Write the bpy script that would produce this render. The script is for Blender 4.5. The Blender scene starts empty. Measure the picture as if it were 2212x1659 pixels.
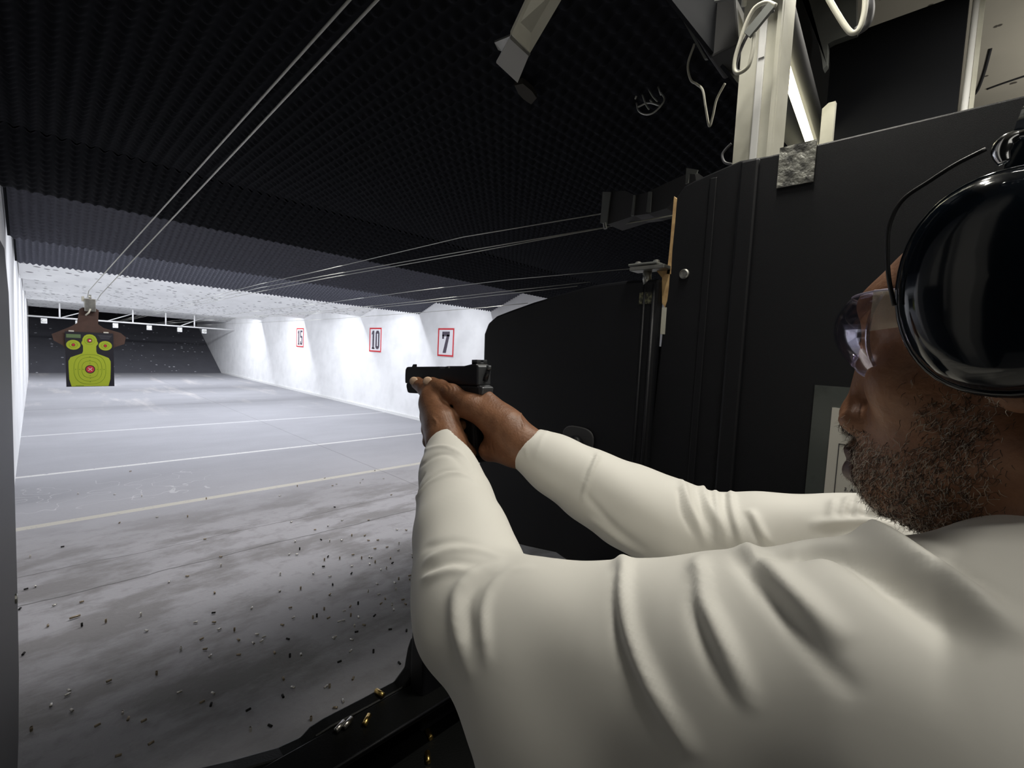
import bpy, bmesh, math, random
import numpy as np
from mathutils import Vector, Matrix
from mathutils.bvhtree import BVHTree
random.seed(7); np.random.seed(7)
D = bpy.data; SC = bpy.context.scene; COL = SC.collection

# ------------------------------------------------------------------ camera
W, H = 2212, 1659
V1 = np.array([75-1106., 709-829.5]); V2 = np.array([2090-1106., 806-829.5])   # vanishing points: down the range, across it
F = math.sqrt(-(V1@V2))
def nrm(v): v = np.array(v, float); return v/np.linalg.norm(v)
yh = nrm([*V1, F]); xh = nrm([*V2, F]); zh = -np.cross(yh, xh)
if zh[1] > 0: zh = -zh
R = np.array([xh, yh, zh]); CH = 1.6
cam = D.objects.new('camera', D.cameras.new('camera')); COL.objects.link(cam)
cam.data.sensor_width = 36; cam.data.lens = 36*F/W; cam.data.clip_start = 0.01; cam.data.clip_end = 100
M = Matrix.Identity(4)
for i in range(3):
    M[i][0] = R[i, 0]; M[i][1] = -R[i, 1]; M[i][2] = -R[i, 2]
M[2][3] = CH
cam.matrix_world = M
SC.camera = cam
# surveying: where the sight line through a pixel of the photograph meets a plane of the room
def ray(u, v): return R@np.array([u-1106, v-829.5, F])
def atd(u, v, d): return ray(u, v)/F*d + [0, 0, CH]
def atx(u, v, x): r = ray(u, v); return r*(x/r[0]) + [0, 0, CH]
def aty(u, v, y): r = ray(u, v); return r*(y/r[1]) + [0, 0, CH]
def atz(u, v, z=0): r = ray(u, v); return r*((z-CH)/r[2]) + [0, 0, CH]

# ------------------------------------------------------------------ world, exposure, lamps
wd = D.worlds.new('world'); SC.world = wd; wd.use_nodes = True
wd.node_tree.nodes['Background'].inputs[0].default_value = (0.8, 0.85, 1, 1)
wd.node_tree.nodes['Background'].inputs[1].default_value = 0.012
SC.view_settings.view_transform = 'Standard'; SC.view_settings.look = 'None'
SC.view_settings.gamma = 1; SC.view_settings.exposure = 0.0; SC.view_settings.use_curve_mapping = False
def lamp(name, loc, sx, sy, power, col, rot=(0, 0, 0), spread=180):
    l = D.lights.new(name, 'AREA'); l.shape = 'RECTANGLE'; l.size = sx; l.size_y = sy
    l.energy = power; l.color = col; l.spread = math.radians(spread)
    o = D.objects.new(name, l); COL.objects.link(o); o.location = loc; o.rotation_euler = rot
    return o
COLD = (0.90, 0.93, 1.0); WARM = (1.0, 0.96, 0.86)
ROWS = [(4.22, 2.60, 112), (6.42, 2.58, 95), (8.72, 2.55, 122), (11.35, 2.52, 135), (14.9, 2.50, 155), (18.8, 2.48, 165)]
for y, z, p in ROWS:                                   # rows of range lamps hidden behind the baffles
    lamp('range_light', (2.75, y, z), 4.9, 0.06, p, COLD if y > 5 else (1, .97, .96), (math.radians(-6 if y < 5 else 32), 0, 0))
lamp('booth_light', (0.92, 0.30, 2.85), 0.35, 0.04, 6.5, WARM, spread=130)
lamp('booth_light', (0.22, -0.58, 2.86), 0.35, 0.2, 7.5, WARM)
lamp('booth_light', (1.72, -0.38, 2.86), 0.4, 0.4, 9, WARM)
lamp('hall_light', (-0.5, -1.9, 2.3), 1.6, 0.8, 2.2, WARM, (math.radians(55), 0, math.radians(-25)))
lamp('booth_light', (1.60, 0.22, 2.85), 0.4, 0.04, 4, WARM, spread=130)
lamp('ceiling_fill_light', (3.0, -0.7, 2.25), 0.6, 0.3, 7, WARM, (math.radians(180), 0, 0))  # added upward fill, brightens the ceiling over the next booth

# ------------------------------------------------------------------ materials
MATS = {}
def mat(name, col, rough=0.6, metal=0.0, emit=None, es=0, spec=0.5, bump=None, noise=None, trans=0, ior=1.45, alpha=1, coat=0, sheen=0, sss=0):
    m = D.materials.new(name); m.use_nodes = True; nt = m.node_tree; b = nt.nodes['Principled BSDF']
    b.inputs['Base Color'].default_value = (*col, 1); b.inputs['Roughness'].default_value = rough
    b.inputs['Metallic'].default_value = metal; b.inputs['Specular IOR Level'].default_value = spec
    b.inputs['IOR'].default_value = ior; b.inputs['Transmission Weight'].default_value = trans
    b.inputs['Coat Weight'].default_value = coat; b.inputs['Alpha'].default_value = alpha
    if sheen: b.inputs['Sheen Weight'].default_value = sheen
    if sss: b.inputs['Subsurface Weight'].default_value = sss; b.inputs['Subsurface Radius'].default_value = (.01, .004, .002)
    if emit: b.inputs['Emission Color'].default_value = (*emit, 1); b.inputs['Emission Strength'].default_value = es
    tc = nt.nodes.new('ShaderNodeTexCoord')
    if noise:                                            # (scale, amount, second colour)
        n = nt.nodes.new('ShaderNodeTexNoise'); n.inputs['Scale'].default_value = noise[0]; n.inputs['Detail'].default_value = 6
        r = nt.nodes.new('ShaderNodeValToRGB'); r.color_ramp.elements[0].position = noise[3] if len(noise) > 3 else .35
        r.color_ramp.elements[1].position = noise[4] if len(noise) > 4 else .65
        r.color_ramp.elements[0].color = (*noise[2], 1); r.color_ramp.elements[1].color = (*col, 1)
        nt.links.new(tc.outputs['Object'], n.inputs['Vector']); nt.links.new(n.outputs['Fac'], r.inputs['Fac'])
        nt.links.new(r.outputs['Color'], b.inputs['Base Color'])
    if bump:                                             # (scale, distance)
        n = nt.nodes.new('ShaderNodeTexNoise'); n.inputs['Scale'].default_value = bump[0]; n.inputs['Detail'].default_value = 4
        bp = nt.nodes.new('ShaderNodeBump'); bp.inputs['Distance'].default_value = bump[1]; bp.inputs['Strength'].default_value = 1
        nt.links.new(tc.outputs['Object'], n.inputs['Vector']); nt.links.new(n.outputs['Fac'], bp.inputs['Height'])
        nt.links.new(bp.outputs['Normal'], b.inputs['Normal'])
    MATS[name] = m; return m
mat('foam', (.10, .102, .122), 1.0, spec=.1)  # foam lightened to paint in the range light on the farther baffles
mat('foam_scrap', (.06, .055, .045), 1.0); mat('foam_shaded', (.019, .020, .024), 1.0, spec=.1)  # near sheets: same foam, shade painted in by a darker colour
mat('black_plastic', (.010, .0105, .013), .45, spec=.35, bump=(900, .0004), noise=(3, 0, (.008, .0085, .0105)))
mat('black_board', (.010, .011, .014), .8, spec=.2)
mat('tray_plastic', (.0028, .0032, .0032), .45, spec=.3, bump=(300, .0003))
mat('grey_paint', (.20, .21, .20), .5, noise=(6, 0, (.13, .135, .13)))
mat('steel', (.45, .45, .42), .38, .9, noise=(20, 0, (.30, .30, .28)))
mat('white_metal', (.64, .63, .55), .45, noise=(9, 0, (.50, .49, .41)))
mat('white_pipe', (.75, .75, .74), .5)
mat('cable', (.55, .55, .50), .4, .6)
mat('cable_cover', (.10, .10, .11), .5)
mat('wood', (.62, .42, .20), .7, noise=(40, 0, (.42, .26, .12)))
mat('rubber', (.045, .046, .056), .9, noise=(30, 0, (.03, .031, .038)), bump=(40, .03))
mat('tube', (1, 1, 1), .5, emit=(1, .93, .62), es=6)
mat('dark_box', (.055, .055, .058), .6)
mat('cardboard', (.080, .045, .035), .85, noise=(12, 0, (.06, .035, .028)))
mat('paper', (.62, .60, .54), .8)
mat('sheet', (.035, .042, .040), .25, noise=(18, 0, (.07, .08, .075), .55, .75))
mat('sticker', (.17, .17, .10), .7, noise=(120, 0, (.03, .03, .025), .45, .6)); mat('ink', (.03, .03, .035), .8)
mat('grey_ink', (.10, .10, .12), .8)
mat('sign_red', (.62, .03, .04), .6); mat('sign_white', (.80, .79, .82), .6)
mat('sign_digit', (.075, .06, .085), .6, noise=(30, 0, (.14, .12, .15), .3, .5))
mat('target_black', (.015, .015, .022), .5); mat('target_lime', (.34, .42, .025), .55)
mat('target_line', (.12, .22, .01), .6); mat('target_red', (.45, .03, .05), .5); mat('target_pale', (.75, .60, .60), .6)
mat('target_text', (.10, .16, .07), .6)
mat('gun_black', (.010, .010, .014), .32); mat('gun_frame', (.012, .012, .014), .6, bump=(600, .0004)); mat('gun_grey', (.10, .105, .115), .38, .5)
mat('skin', (.27, .128, .068), .48, noise=(60, 0, (.20, .090, .047)), bump=(300, .0006), sss=.06)
mat('nail', (.80, .56, .40), .35)
mat('shirt', (.79, .775, .725), .62, sheen=.15)
mat('trousers', (.03, .035, .05), .9); mat('shoe', (.02, .02, .02), .6)
mat('beard_dark', (.060, .040, .031), .6); mat('beard_grey', (.60, .54, .47), .5); mat('beard_base', (.10, .055, .035), .7, noise=(150, 0, (.05, .03, .02))); mat('hair', (.010, .009, .009), .9); mat('lip', (.060, .026, .022), .45)
mat('rim', (.38, .34, .44), .25); mat('muff', (.005, .008, .013), .09, spec=.55, bump=(5, .0015)); mat('muff_pad', (.012, .012, .014), .45); mat('chrome', (.75, .76, .78), .15, 1)
def clear_mat(name):
    m = mat(name, (.9, .9, 1), .03); nt = m.node_tree; b = nt.nodes['Principled BSDF']; out = nt.nodes['Material Output']
    tr = nt.nodes.new('ShaderNodeBsdfTransparent'); tr.inputs[0].default_value = (.985, .98, .99, 1)
    gl = nt.nodes.new('ShaderNodeBsdfGlossy'); gl.inputs['Roughness'].default_value = .04; gl.inputs['Color'].default_value = (.9, .88, 1, 1)
    lw = nt.nodes.new('ShaderNodeLayerWeight'); lw.inputs['Blend'].default_value = .18; mx = nt.nodes.new('ShaderNodeMixShader')
    ml = nt.nodes.new('ShaderNodeMath'); ml.operation = 'MULTIPLY'; ml.inputs[1].default_value = .55; nt.links.new(lw.outputs['Fresnel'], ml.inputs[0]); nt.links.new(ml.outputs[0], mx.inputs[0]); nt.links.new(tr.outputs[0], mx.inputs[1]); nt.links.new(gl.outputs[0], mx.inputs[2]); nt.links.new(mx.outputs[0], out.inputs['Surface'])
clear_mat('lens'); mat('temple', (.50, .45, .36), .25, alpha=.30)
mat('brass', (.72, .50, .16), .28, 1); mat('nickel', (.62, .60, .56), .3, 1); mat('dull_brass', (.30, .25, .18), .45, .9)
mat('lead', (.012, .012, .012), .8)

def speckled(name, base, dark, scale, dens, extra=None, elong=(1, 1, 1)):
    """painted surface pocked with small dark bullet marks"""
    m = mat(name, base, .75); nt = m.node_tree; b = nt.nodes['Principled BSDF']
    tc = nt.nodes.new('ShaderNodeTexCoord'); mp = nt.nodes.new('ShaderNodeMapping'); mp.inputs['Scale'].default_value = elong
    nt.links.new(tc.outputs['Object'], mp.inputs['Vector'])
    vo = nt.nodes.new('ShaderNodeTexVoronoi'); vo.inputs['Scale'].default_value = scale; nt.links.new(mp.outputs[0], vo.inputs['Vector'])
    no = nt.nodes.new('ShaderNodeTexNoise'); no.inputs['Scale'].default_value = scale*.9; no.inputs['Detail'].default_value = 2; nt.links.new(mp.outputs[0], no.inputs['Vector'])
    big = nt.nodes.new('ShaderNodeTexNoise'); big.inputs['Scale'].default_value = 1.1; nt.links.new(tc.outputs['Object'], big.inputs['Vector'])
    # speck where the cell distance is small and the cell's random value is below a density that drifts over the surface
    sep = nt.nodes.new('ShaderNodeSeparateColor'); nt.links.new(vo.outputs['Color'], sep.inputs[0])
    def math_(op, a, b_, clamp=False):
        n = nt.nodes.new('ShaderNodeMath'); n.operation = op; n.use_clamp = clamp
        for i, x in enumerate((a, b_)):
            if isinstance(x, (int, float)): n.inputs[i].default_value = x
            else: nt.links.new(x, n.inputs[i])
        return n.outputs[0]
    wob = math_('MULTIPLY', math_('SUBTRACT', no.outputs['Fac'], .5), .35)
    rad = math_('MULTIPLY', sep.outputs[1], .30)
    d = math_('ADD', vo.outputs['Distance'], wob)
    near = math_('MULTIPLY', math_('SUBTRACT', math_('ADD', rad, .08), d), 14, True)
    near.node.use_clamp = True
    gate = math_('LESS_THAN', sep.outputs[0], math_('MULTIPLY', math_('POWER', big.outputs['Fac'], 3.0), dens*8))
    fac = math_('MULTIPLY', near, gate)
    if extra: fac = extra(nt, tc, fac, math_)
    mx = nt.nodes.new('ShaderNodeMix'); mx.data_type = 'RGBA'; nt.links.new(fac, mx.inputs['Factor'])
    mx.inputs['A'].default_value = (*base, 1); mx.inputs['B'].default_value = (*dark, 1)
    # faint stains
    st = nt.nodes.new('ShaderNodeTexNoise'); st.inputs['Scale'].default_value = 3; st.inputs['Detail'].default_value = 8; nt.links.new(tc.outputs['Object'], st.inputs['Vector'])
    mul = nt.nodes.new('ShaderNodeMix'); mul.data_type = 'RGBA'; mul.blend_type = 'MULTIPLY'; mul.inputs['Factor'].default_value = .5
    rp = nt.nodes.new('ShaderNodeValToRGB'); rp.color_ramp.elements[0].position = .3; rp.color_ramp.elements[0].color = (.78, .78, .78, 1); rp.color_ramp.elements[1].position = .6
    nt.links.new(st.outputs['Fac'], rp.inputs['Fac']); nt.links.new(mx.outputs['Result'], mul.inputs['A']); nt.links.new(rp.outputs['Color'], mul.inputs['B'])
    nt.links.new(mul.outputs['Result'], b.inputs['Base Color'])
    return m
speckled('baffle_paint', (.80, .80, .79), (.12, .12, .12), 8, .75, elong=(1, 2.2, 2.2))
speckled('wall_paint', (.84, .84, .84), (.10, .10, .10), 14, .06)
speckled('rubber_chips', (.10, .10, .115), (.55, .55, .58), 7, .22)
speckled('ceiling_board', (.52, .49, .42), (.10, .09, .075), 26, .10)

def floor_mat():
    m = mat('concrete', (.42, .42, .43), .55); nt = m.node_tree; b = nt.nodes['Principled BSDF']
    tc = nt.nodes.new('ShaderNodeTexCoord'); sp = nt.nodes.new('ShaderNodeSeparateXYZ'); nt.links.new(tc.outputs['Object'], sp.inputs[0])
    X, Y = sp.outputs[0], sp.outputs[1]
    def mt(op, a, b_=0, c=None, clamp=False):
        n = nt.nodes.new('ShaderNodeMath'); n.operation = op; n.use_clamp = clamp
        for i, x in enumerate((a, b_) if c is None else (a, b_, c)):
            if isinstance(x, (int, float)): n.inputs[i].default_value = x
            else: nt.links.new(x, n.inputs[i])
        return n.outputs[0]
    def noise(scale, detail=6, vec=None, rough=.6):
        n = nt.nodes.new('ShaderNodeTexNoise'); n.inputs['Scale'].default_value = scale; n.inputs['Detail'].default_value = detail; n.inputs['Roughness'].default_value = rough
        nt.links.new(vec or tc.outputs['Object'], n.inputs['Vector']); return n.outputs['Fac']
    def mix(fac, a, b_):
        n = nt.nodes.new('ShaderNodeMix'); n.data_type = 'RGBA'
        if isinstance(fac, (int, float)): n.inputs['Factor'].default_value = fac
        else: nt.links.new(fac, n.inputs['Factor'])
        for k, x in (('A', a), ('B', b_)):
            if isinstance(x, tuple): n.inputs[k].default_value = (*x, 1)
            else: nt.links.new(x, n.inputs[k])
        return n.outputs['Result']
    mp = nt.nodes.new('ShaderNodeMapping'); mp.inputs['Scale'].default_value = (.8, 1.5, 1); nt.links.new(tc.outputs['Object'], mp.inputs['Vector'])
    def band(c, w): # 1 inside |Y-c|<w
        return mt('LESS_THAN', mt('ABSOLUTE', mt('SUBTRACT', Y, c)), w)
    grime = noise(1.6, 9, mp.outputs[0], .65)
    gz = mt('MULTIPLY', mt('MULTIPLY', mt('SUBTRACT', 5.4, Y), .9, clamp=True), mt('MULTIPLY', mt('SUBTRACT', Y, 1.6), 1.6, clamp=True))                    # foot traffic grime near the firing line; thinned nearest, painting the booth-lit strip lighter
    gfac = mt('MULTIPLY', mt('MULTIPLY', mt('SUBTRACT', grime, .46), 9, clamp=True), mt('MULTIPLY', gz, .72))
    c = mix(mt('MULTIPLY', mt('SUBTRACT', noise(.9, 5, mp.outputs[0]), .3), 1.6, clamp=True), (.30, .30, .32), (.38, .38, .405))
    c = mix(gfac, c, (.16, .155, .155))
    c = mix(mt('MULTIPLY', mt('MULTIPLY', mt('SUBTRACT', noise(9, 8), .55), 6, clamp=True), mt('MULTIPLY', gz, .4)), c, (.16, .155, .155))
    ln = noise(25, 3)
    worn = mt('MULTIPLY', mt('GREATER_THAN', ln, .36), 1)
    c = mix(mt('MULTIPLY', mt('MULTIPLY', band(5.28, .045), worn), .55), c, (.60, .57, .46))
    c = mix(mt('MULTIPLY', mt('MULTIPLY', band(7.15, .035), worn), .7), c, (.72, .71, .68))
    c = mix(mt('MULTIPLY', mt('MULTIPLY', band(9.85, .04), worn), .5), c, (.70, .70, .69))
    c = mix(mt('MULTIPLY', band(13.0, .05), .5), c, (.25, .25, .26))
    # lighter streaks where lead has been swept at the far end
    mp2 = nt.nodes.new('ShaderNodeMapping'); mp2.inputs['Scale'].default_value = (1.6, .28, 1); nt.links.new(tc.outputs['Object'], mp2.inputs['Vector'])
    far = mt('MULTIPLY', mt('SUBTRACT', Y, 10.5), .3, clamp=True)
    c = mix(mt('MULTIPLY', mt('MULTIPLY', mt('SUBTRACT', noise(1.2, 5, mp2.outputs[0]), .55), 5, clamp=True), mt('MULTIPLY', far, .6)), c, (.66, .62, .58))
    # joints and cracks
    wob = mt('MULTIPLY', mt('SUBTRACT', noise(1.3, 4), .5), .25)
    for yc, w in ((3.78, .006), (4.22, .004)):
        j = mt('LESS_THAN', mt('ABSOLUTE', mt('SUBTRACT', mt('ADD', Y, mt('MULTIPLY', wob, .6)), yc)), w)
        c = mix(mt('MULTIPLY', j, .75), c, (.07, .07, .07))
    j = mt('LESS_THAN', mt('ABSOLUTE', mt('SUBTRACT', mt('ADD', X, mt('MULTIPLY', wob, .15)), 3.06)), .008)
    c = mix(mt('MULTIPLY', j, .4), c, (.12, .12, .12))
    # chalk marks
    ck = mt('LESS_THAN', mt('ABSOLUTE', mt('SUBTRACT', noise(2.1, 2), .5)), .004)
    win = mt('MULTIPLY', mt('LESS_THAN', mt('ABSOLUTE', mt('SUBTRACT', Y, 6.1)), .5), mt('LESS_THAN', X, 1.4))
    c = mix(mt('MULTIPLY', mt('MULTIPLY', ck, win), .3), c, (.75, .75, .75))
    nt.links.new(c, b.inputs['Base Color'])
    bp = nt.nodes.new('ShaderNodeBump'); bp.inputs['Distance'].default_value = .003; nt.links.new(noise(40, 4), bp.inputs['Height']); nt.links.new(bp.outputs[0], b.inputs['Normal'])
floor_mat()

# ------------------------------------------------------------------ helpers
def link(o, parent=None):
    COL.objects.link(o)
    if parent: o.parent = parent
    return o
def tag(o, label, cat, group=None):
    o['label'] = label; o['category'] = cat
    if group: o['group'] = group
    return o
def thing(name, label, cat, loc=(0, 0, 0), rot=(0, 0, 0), group=None):
    o = D.objects.new(name, None); o.empty_display_size = .05; link(o); o.location = loc; o.rotation_euler = rot
    return tag(o, label, cat, group)
class MB:
    def __init__(s): s.v = []; s.f = []
    def add(s, v, f):
        n = len(s.v); s.v += [tuple(map(float, p)) for p in v]; s.f += [tuple(i+n for i in q) for q in f]; return s
    def box(s, a, b):
        (x0, y0, z0), (x1, y1, z1) = a, b
        return s.add([(x0, y0, z0), (x1, y0, z0), (x1, y1, z0), (x0, y1, z0), (x0, y0, z1), (x1, y0, z1), (x1, y1, z1), (x0, y1, z1)],
                     [(3, 2, 1, 0), (4, 5, 6, 7), (0, 1, 5, 4), (1, 2, 6, 5), (2, 3, 7, 6), (3, 0, 4, 7)])
    def obox(s, c, ax, ay, az):                        # oriented box: centre and three half-axis vectors
        c, ax, ay, az = map(np.array, (c, ax, ay, az)); vs = [c+i*ax+j*ay+k*az for k in (-1, 1) for i, j in ((-1, -1), (1, -1), (1, 1), (-1, 1))]
        return s.add(vs, [(3, 2, 1, 0), (4, 5, 6, 7), (0, 1, 5, 4), (1, 2, 6, 5), (2, 3, 7, 6), (3, 0, 4, 7)])
    def prism(s, poly, d):                             # 3D polygon extruded by vector d
        p = [np.array(q, float) for q in poly]; n = len(p); d = np.array(d, float)
        return s.add(p+[q+d for q in p], [tuple(range(n))[::-1], tuple(range(n, 2*n))]+[(i, (i+1) % n, n+(i+1) % n, n+i) for i in range(n)])
    def tube(s, pts, r, n=8, cap=True):
        pts = [np.array(p, float) for p in pts]; rs = r if hasattr(r, '__len__') else [r]*len(pts); ring = []; up = np.array([0, 0, 1.])
        base = len(s.v)
        for i, p in enumerate(pts):
            t = pts[min(i+1, len(pts)-1)]-pts[max(i-1, 0)]; t = t/(np.linalg.norm(t)+1e-12)
            a = up-t*(up@t)
            if np.linalg.norm(a) < .1: a = np.array([1., 0, 0])-t*t[0]
            a /= np.linalg.norm(a); up = a; b = np.cross(t, a)
            for k in range(n):
                w = 2*math.pi*k/n; s.v.append(tuple(p+rs[i]*(math.cos(w)*a+math.sin(w)*b)))
        for i in range(len(pts)-1):
            for k in range(n):
                a0 = base+i*n+k; a1 = base+i*n+(k+1) % n; s.f.append((a0, a1, a1+n, a0+n))
        if cap: s.f.append(tuple(base+k for k in range(n))[::-1]); s.f.append(tuple(base+(len(pts)-1)*n+k for k in range(n)))
        return s
    def lathe(s, prof, c=(0, 0, 0), axis='z', n=20):   # (radius, height) pairs
        base = len(s.v)
        for r, h in prof:
            for k in range(n):
                w = 2*math.pi*k/n; a, b = r*math.cos(w), r*math.sin(w)
                p = {'z': (a, b, h), 'x': (h, a, b), 'y': (a, h, b)}[axis]; s.v.append((p[0]+c[0], p[1]+c[1], p[2]+c[2]))
        for i in range(len(prof)-1):
            for k in range(n):
                a0 = base+i*n+k; a1 = base+i*n+(k+1) % n; s.f.append((a0, a1, a1+n, a0+n))
        s.f.append(tuple(base+k for k in range(n))); s.f.append(tuple(base+(len(prof)-1)*n+k for k in range(n)))
        return s
    def build(s, name, m, parent=None, smooth=False, bevel=0):
        me = D.meshes.new(name); me.from_pydata(s.v, [], s.f); me.materials.append(MATS[m])
        bm = bmesh.new(); bm.from_mesh(me); bmesh.ops.recalc_face_normals(bm, faces=bm.faces); bm.to_mesh(me); bm.free()
        if smooth: me.polygons.foreach_set('use_smooth', [True]*len(me.polygons))
        o = D.objects.new(name, me); link(o, parent)
        if bevel:
            md = o.modifiers.new('bevel', 'BEVEL'); md.width = bevel; md.segments = 2; md.limit_method = 'ANGLE'
        return o
def struct(o): o['kind'] = 'structure'; return o
def catmull(pts, n=8):
    p = [np.array(q, float) for q in pts]; p = [2*p[0]-p[1]]+p+[2*p[-1]-p[-2]]; out = []
    for i in range(1, len(p)-2):
        for k in range(n):
            t = k/n; out.append(.5*((2*p[i])+(-p[i-1]+p[i+1])*t+(2*p[i-1]-5*p[i]+4*p[i+1]-p[i+2])*t*t+(-p[i-1]+3*p[i]-3*p[i+1]+p[i+2])*t**3))
    return out+[p[-2]]

# ------------------------------------------------------------------ the room
XL, XR, YB = -0.17, 5.83, 23.4
struct(MB().box((-1.5, -2.5, -.1), (XR+.2, 32, 0)).build('floor', 'concrete'))
struct(MB().box((XL-.15, .3, 0), (XL, 32, 3.3)).build('wall_left', 'wall_paint'))
struct(MB().box((XR, -2.5, 0), (XR+.15, 32, 3.3)).build('wall_right', 'wall_paint'))
struct(MB().box((-1.5, -2.5, 3.0), (XR+.15, .55, 3.1)).build('ceiling', 'ceiling_board'))
struct(MB().box((XL-.15, .55, 3.0), (XR+.15, 32, 3.1)).build('ceiling', 'black_board'))
struct(MB().box((-1.5, -2.6, 0), (XR+.15, -2.5, 3.1)).build('wall_back', 'black_board'))
struct(MB().box((-1.6, -2.5, 0), (-1.5, .3, 3.1)).build('wall_behind', 'black_board'))
struct(MB().box((-1.6, .3, 0), (XL-.15, .4, 3.1)).build('wall_corner', 'black_board'))
b_ = MB().prism([(XL+.01, 23.9, 0.001), (XL+.01, 29.9, 2.9), (XL+.01, 31.9, 2.9), (XL+.01, 31.9, 0.001)], (XR-XL-.02, 0, 0)).build('rubber_berm', 'rubber_chips')
tag(b_, 'dark granulated rubber backstop slope closing off the far end of the range', 'backstop')
# wall kerb and seams along the right wall
struct(MB().box((XR-.03, 4.5, 0), (XR, YB+.2, .06)).build('baseboard_right', 'white_pipe'))

# ------------------------------------------------------------------ baffles
def zt(x): return 2.412-.0175*x                       # lower edges fall a little towards the right wall
def eggcrate(name, y0, y1, z0f, z1f, m, parent, pitch=.0565, amp=.013, x0=XL+.03, x1=XR-.01, sx=7, sy=6):
    L = math.hypot(y1-y0, z1f(2)-z0f(2)); nx = int((x1-x0)/pitch*sx); ny = max(4, int(L/pitch*sy))
    xs = np.linspace(x0, x1, nx); ts = np.linspace(0, 1, ny); Xg, Tg = np.meshgrid(xs, ts)
    z0 = np.array([z0f(x) for x in xs]); z1 = np.array([z1f(x) for x in xs])
    Yg = y0+(y1-y0)*Tg; Zg = z0[None, :]*(1-Tg)+z1[None, :]*Tg
    nyv, nzv = (z1f(2)-z0f(2))/L, -(y1-y0)/L           # surface normal, pointing down and to the shooter
    a = amp*(.62*np.cos(2*math.pi*Xg/pitch)+.38*np.cos(2*math.pi*Xg/pitch)*np.cos(2*math.pi*Tg*L/pitch)+.30*np.cos(2*math.pi*Tg*L/pitch))
    Yg = Yg+nyv*a; Zg = Zg+nzv*a
    v = np.stack([Xg, Yg, Zg], -1).reshape(-1, 3).astype(np.float32)
    i = np.arange(nx*ny).reshape(ny, nx); q = np.stack([i[:-1, :-1], i[:-1, 1:], i[1:, 1:], i[1:, :-1]], -1).reshape(-1, 4)
    me = D.meshes.new(name); me.vertices.add(len(v)); me.vertices.foreach_set('co', v.ravel()); me.loops.add(q.size); me.loops.foreach_set('vertex_index', q.ravel().astype(np.int32))
    me.polygons.add(len(q)); me.polygons.foreach_set('loop_start', np.arange(0, q.size, 4, dtype=np.int32)); me.update(calc_edges=True)
    me.polygons.foreach_set('use_smooth', np.ones(len(q), bool)); me.materials.append(MATS[m])
    return link(D.objects.new(name, me), parent)
def foam_baffle(yl, run, rise, label, m):
    t = thing('foam_baffle', label, 'ceiling baffle', (0, 0, 0), group=None)
    eggcrate('foam_face', yl-run, yl, lambda x: zt(x)+rise, zt, m, t)
    # plywood board behind the foam
    z0, z1 = zt(XL), zt(XR)
    MB().add([(XL+.01, yl-run, z0+rise+.03), (XR-.005, yl-run, z1+rise+.03), (XR-.005, yl+.012, z1+.012), (XL+.01, yl+.012, z0+.012),
              (XL+.01, yl-run, z0+rise+.06), (XR-.005, yl-run, z1+rise+.06), (XR-.005, yl+.03, z1+.04), (XL+.01, yl+.03, z0+.04)],
             [(0, 1, 2, 3), (4, 5, 6, 7), (0, 1, 5, 4), (1, 2, 6, 5), (2, 3, 7, 6), (3, 0, 4, 7)]).build('backing_board', 'black_board', t)
    return t
foam_baffle(4.10, .62, .185, 'nearest black foam baffle, its corrugated face sloping down at the end of the foam ceiling', 'foam_shaded')
foam_baffle(6.30, .85, .322, 'middle black foam baffle, in shadow between the foam ceiling and the lit grey baffle', 'foam')
foam_baffle(8.585, .80, .303, 'farthest foam baffle, lit lilac grey, hanging in front of the white baffles', 'foam')
t = thing('foam_ceiling', 'large black egg crate foam ceiling over the near half of the lanes', 'acoustic foam')
eggcrate('foam_sheet', .62, 3.48, lambda x: zt(x)+.20, lambda x: zt(x)+.185, 'foam_shaded', t, sx=6, sy=6)
MB().box((XL+.01, .60, 2.66), (XR-.01, 3.48, 2.70)).build('backing_board', 'black_board', t)
tag(MB().box((XL+.01, .555, 2.42), (XR-.01, .565, 2.998)).build('light_blocker', 'black_board'),
    'added black board across the booths, cutting off the booth light downrange', 'board')  # added blocker, keeps booth light off the floor farther out
def white_baffle(yl, run, rise, zl, label):
    z0, z1 = zt(XL)-zl, zt(XR)-zl
    o = MB().add([(XL+.01, yl-run, z0+rise), (XR-.005, yl-run, z1+rise), (XR-.005, yl, z1), (XL+.01, yl, z0),
              (XL+.01, yl-run, z0+rise+.05), (XR-.005, yl-run, z1+rise+.05), (XR-.005, yl+.02, z1+.05), (XL+.01, yl+.02, z0+.05)],
             [(0, 1, 2, 3), (4, 5, 6, 7), (0, 1, 5, 4), (1, 2, 6, 5), (2, 3, 7, 6), (3, 0, 4, 7)]).build('white_baffle', 'baffle_paint')
    return tag(o, label, 'ceiling baffle')
white_baffle(11.2, .80, .20, .01, 'white bullet-pocked baffle directly beyond the lit foam baffle')
white_baffle(14.8, 1.1, .22, .01, 'white bullet-pocked baffle, second of the white ones from the shooter')
white_baffle(18.7, 1.4, .25, .01, 'white bullet-pocked baffle, third of the white ones from the shooter')
white_baffle(23.3, 2.6, .30, .06, 'last white bullet-pocked baffle above the target-track pipe and the rubber backstop')

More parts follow.
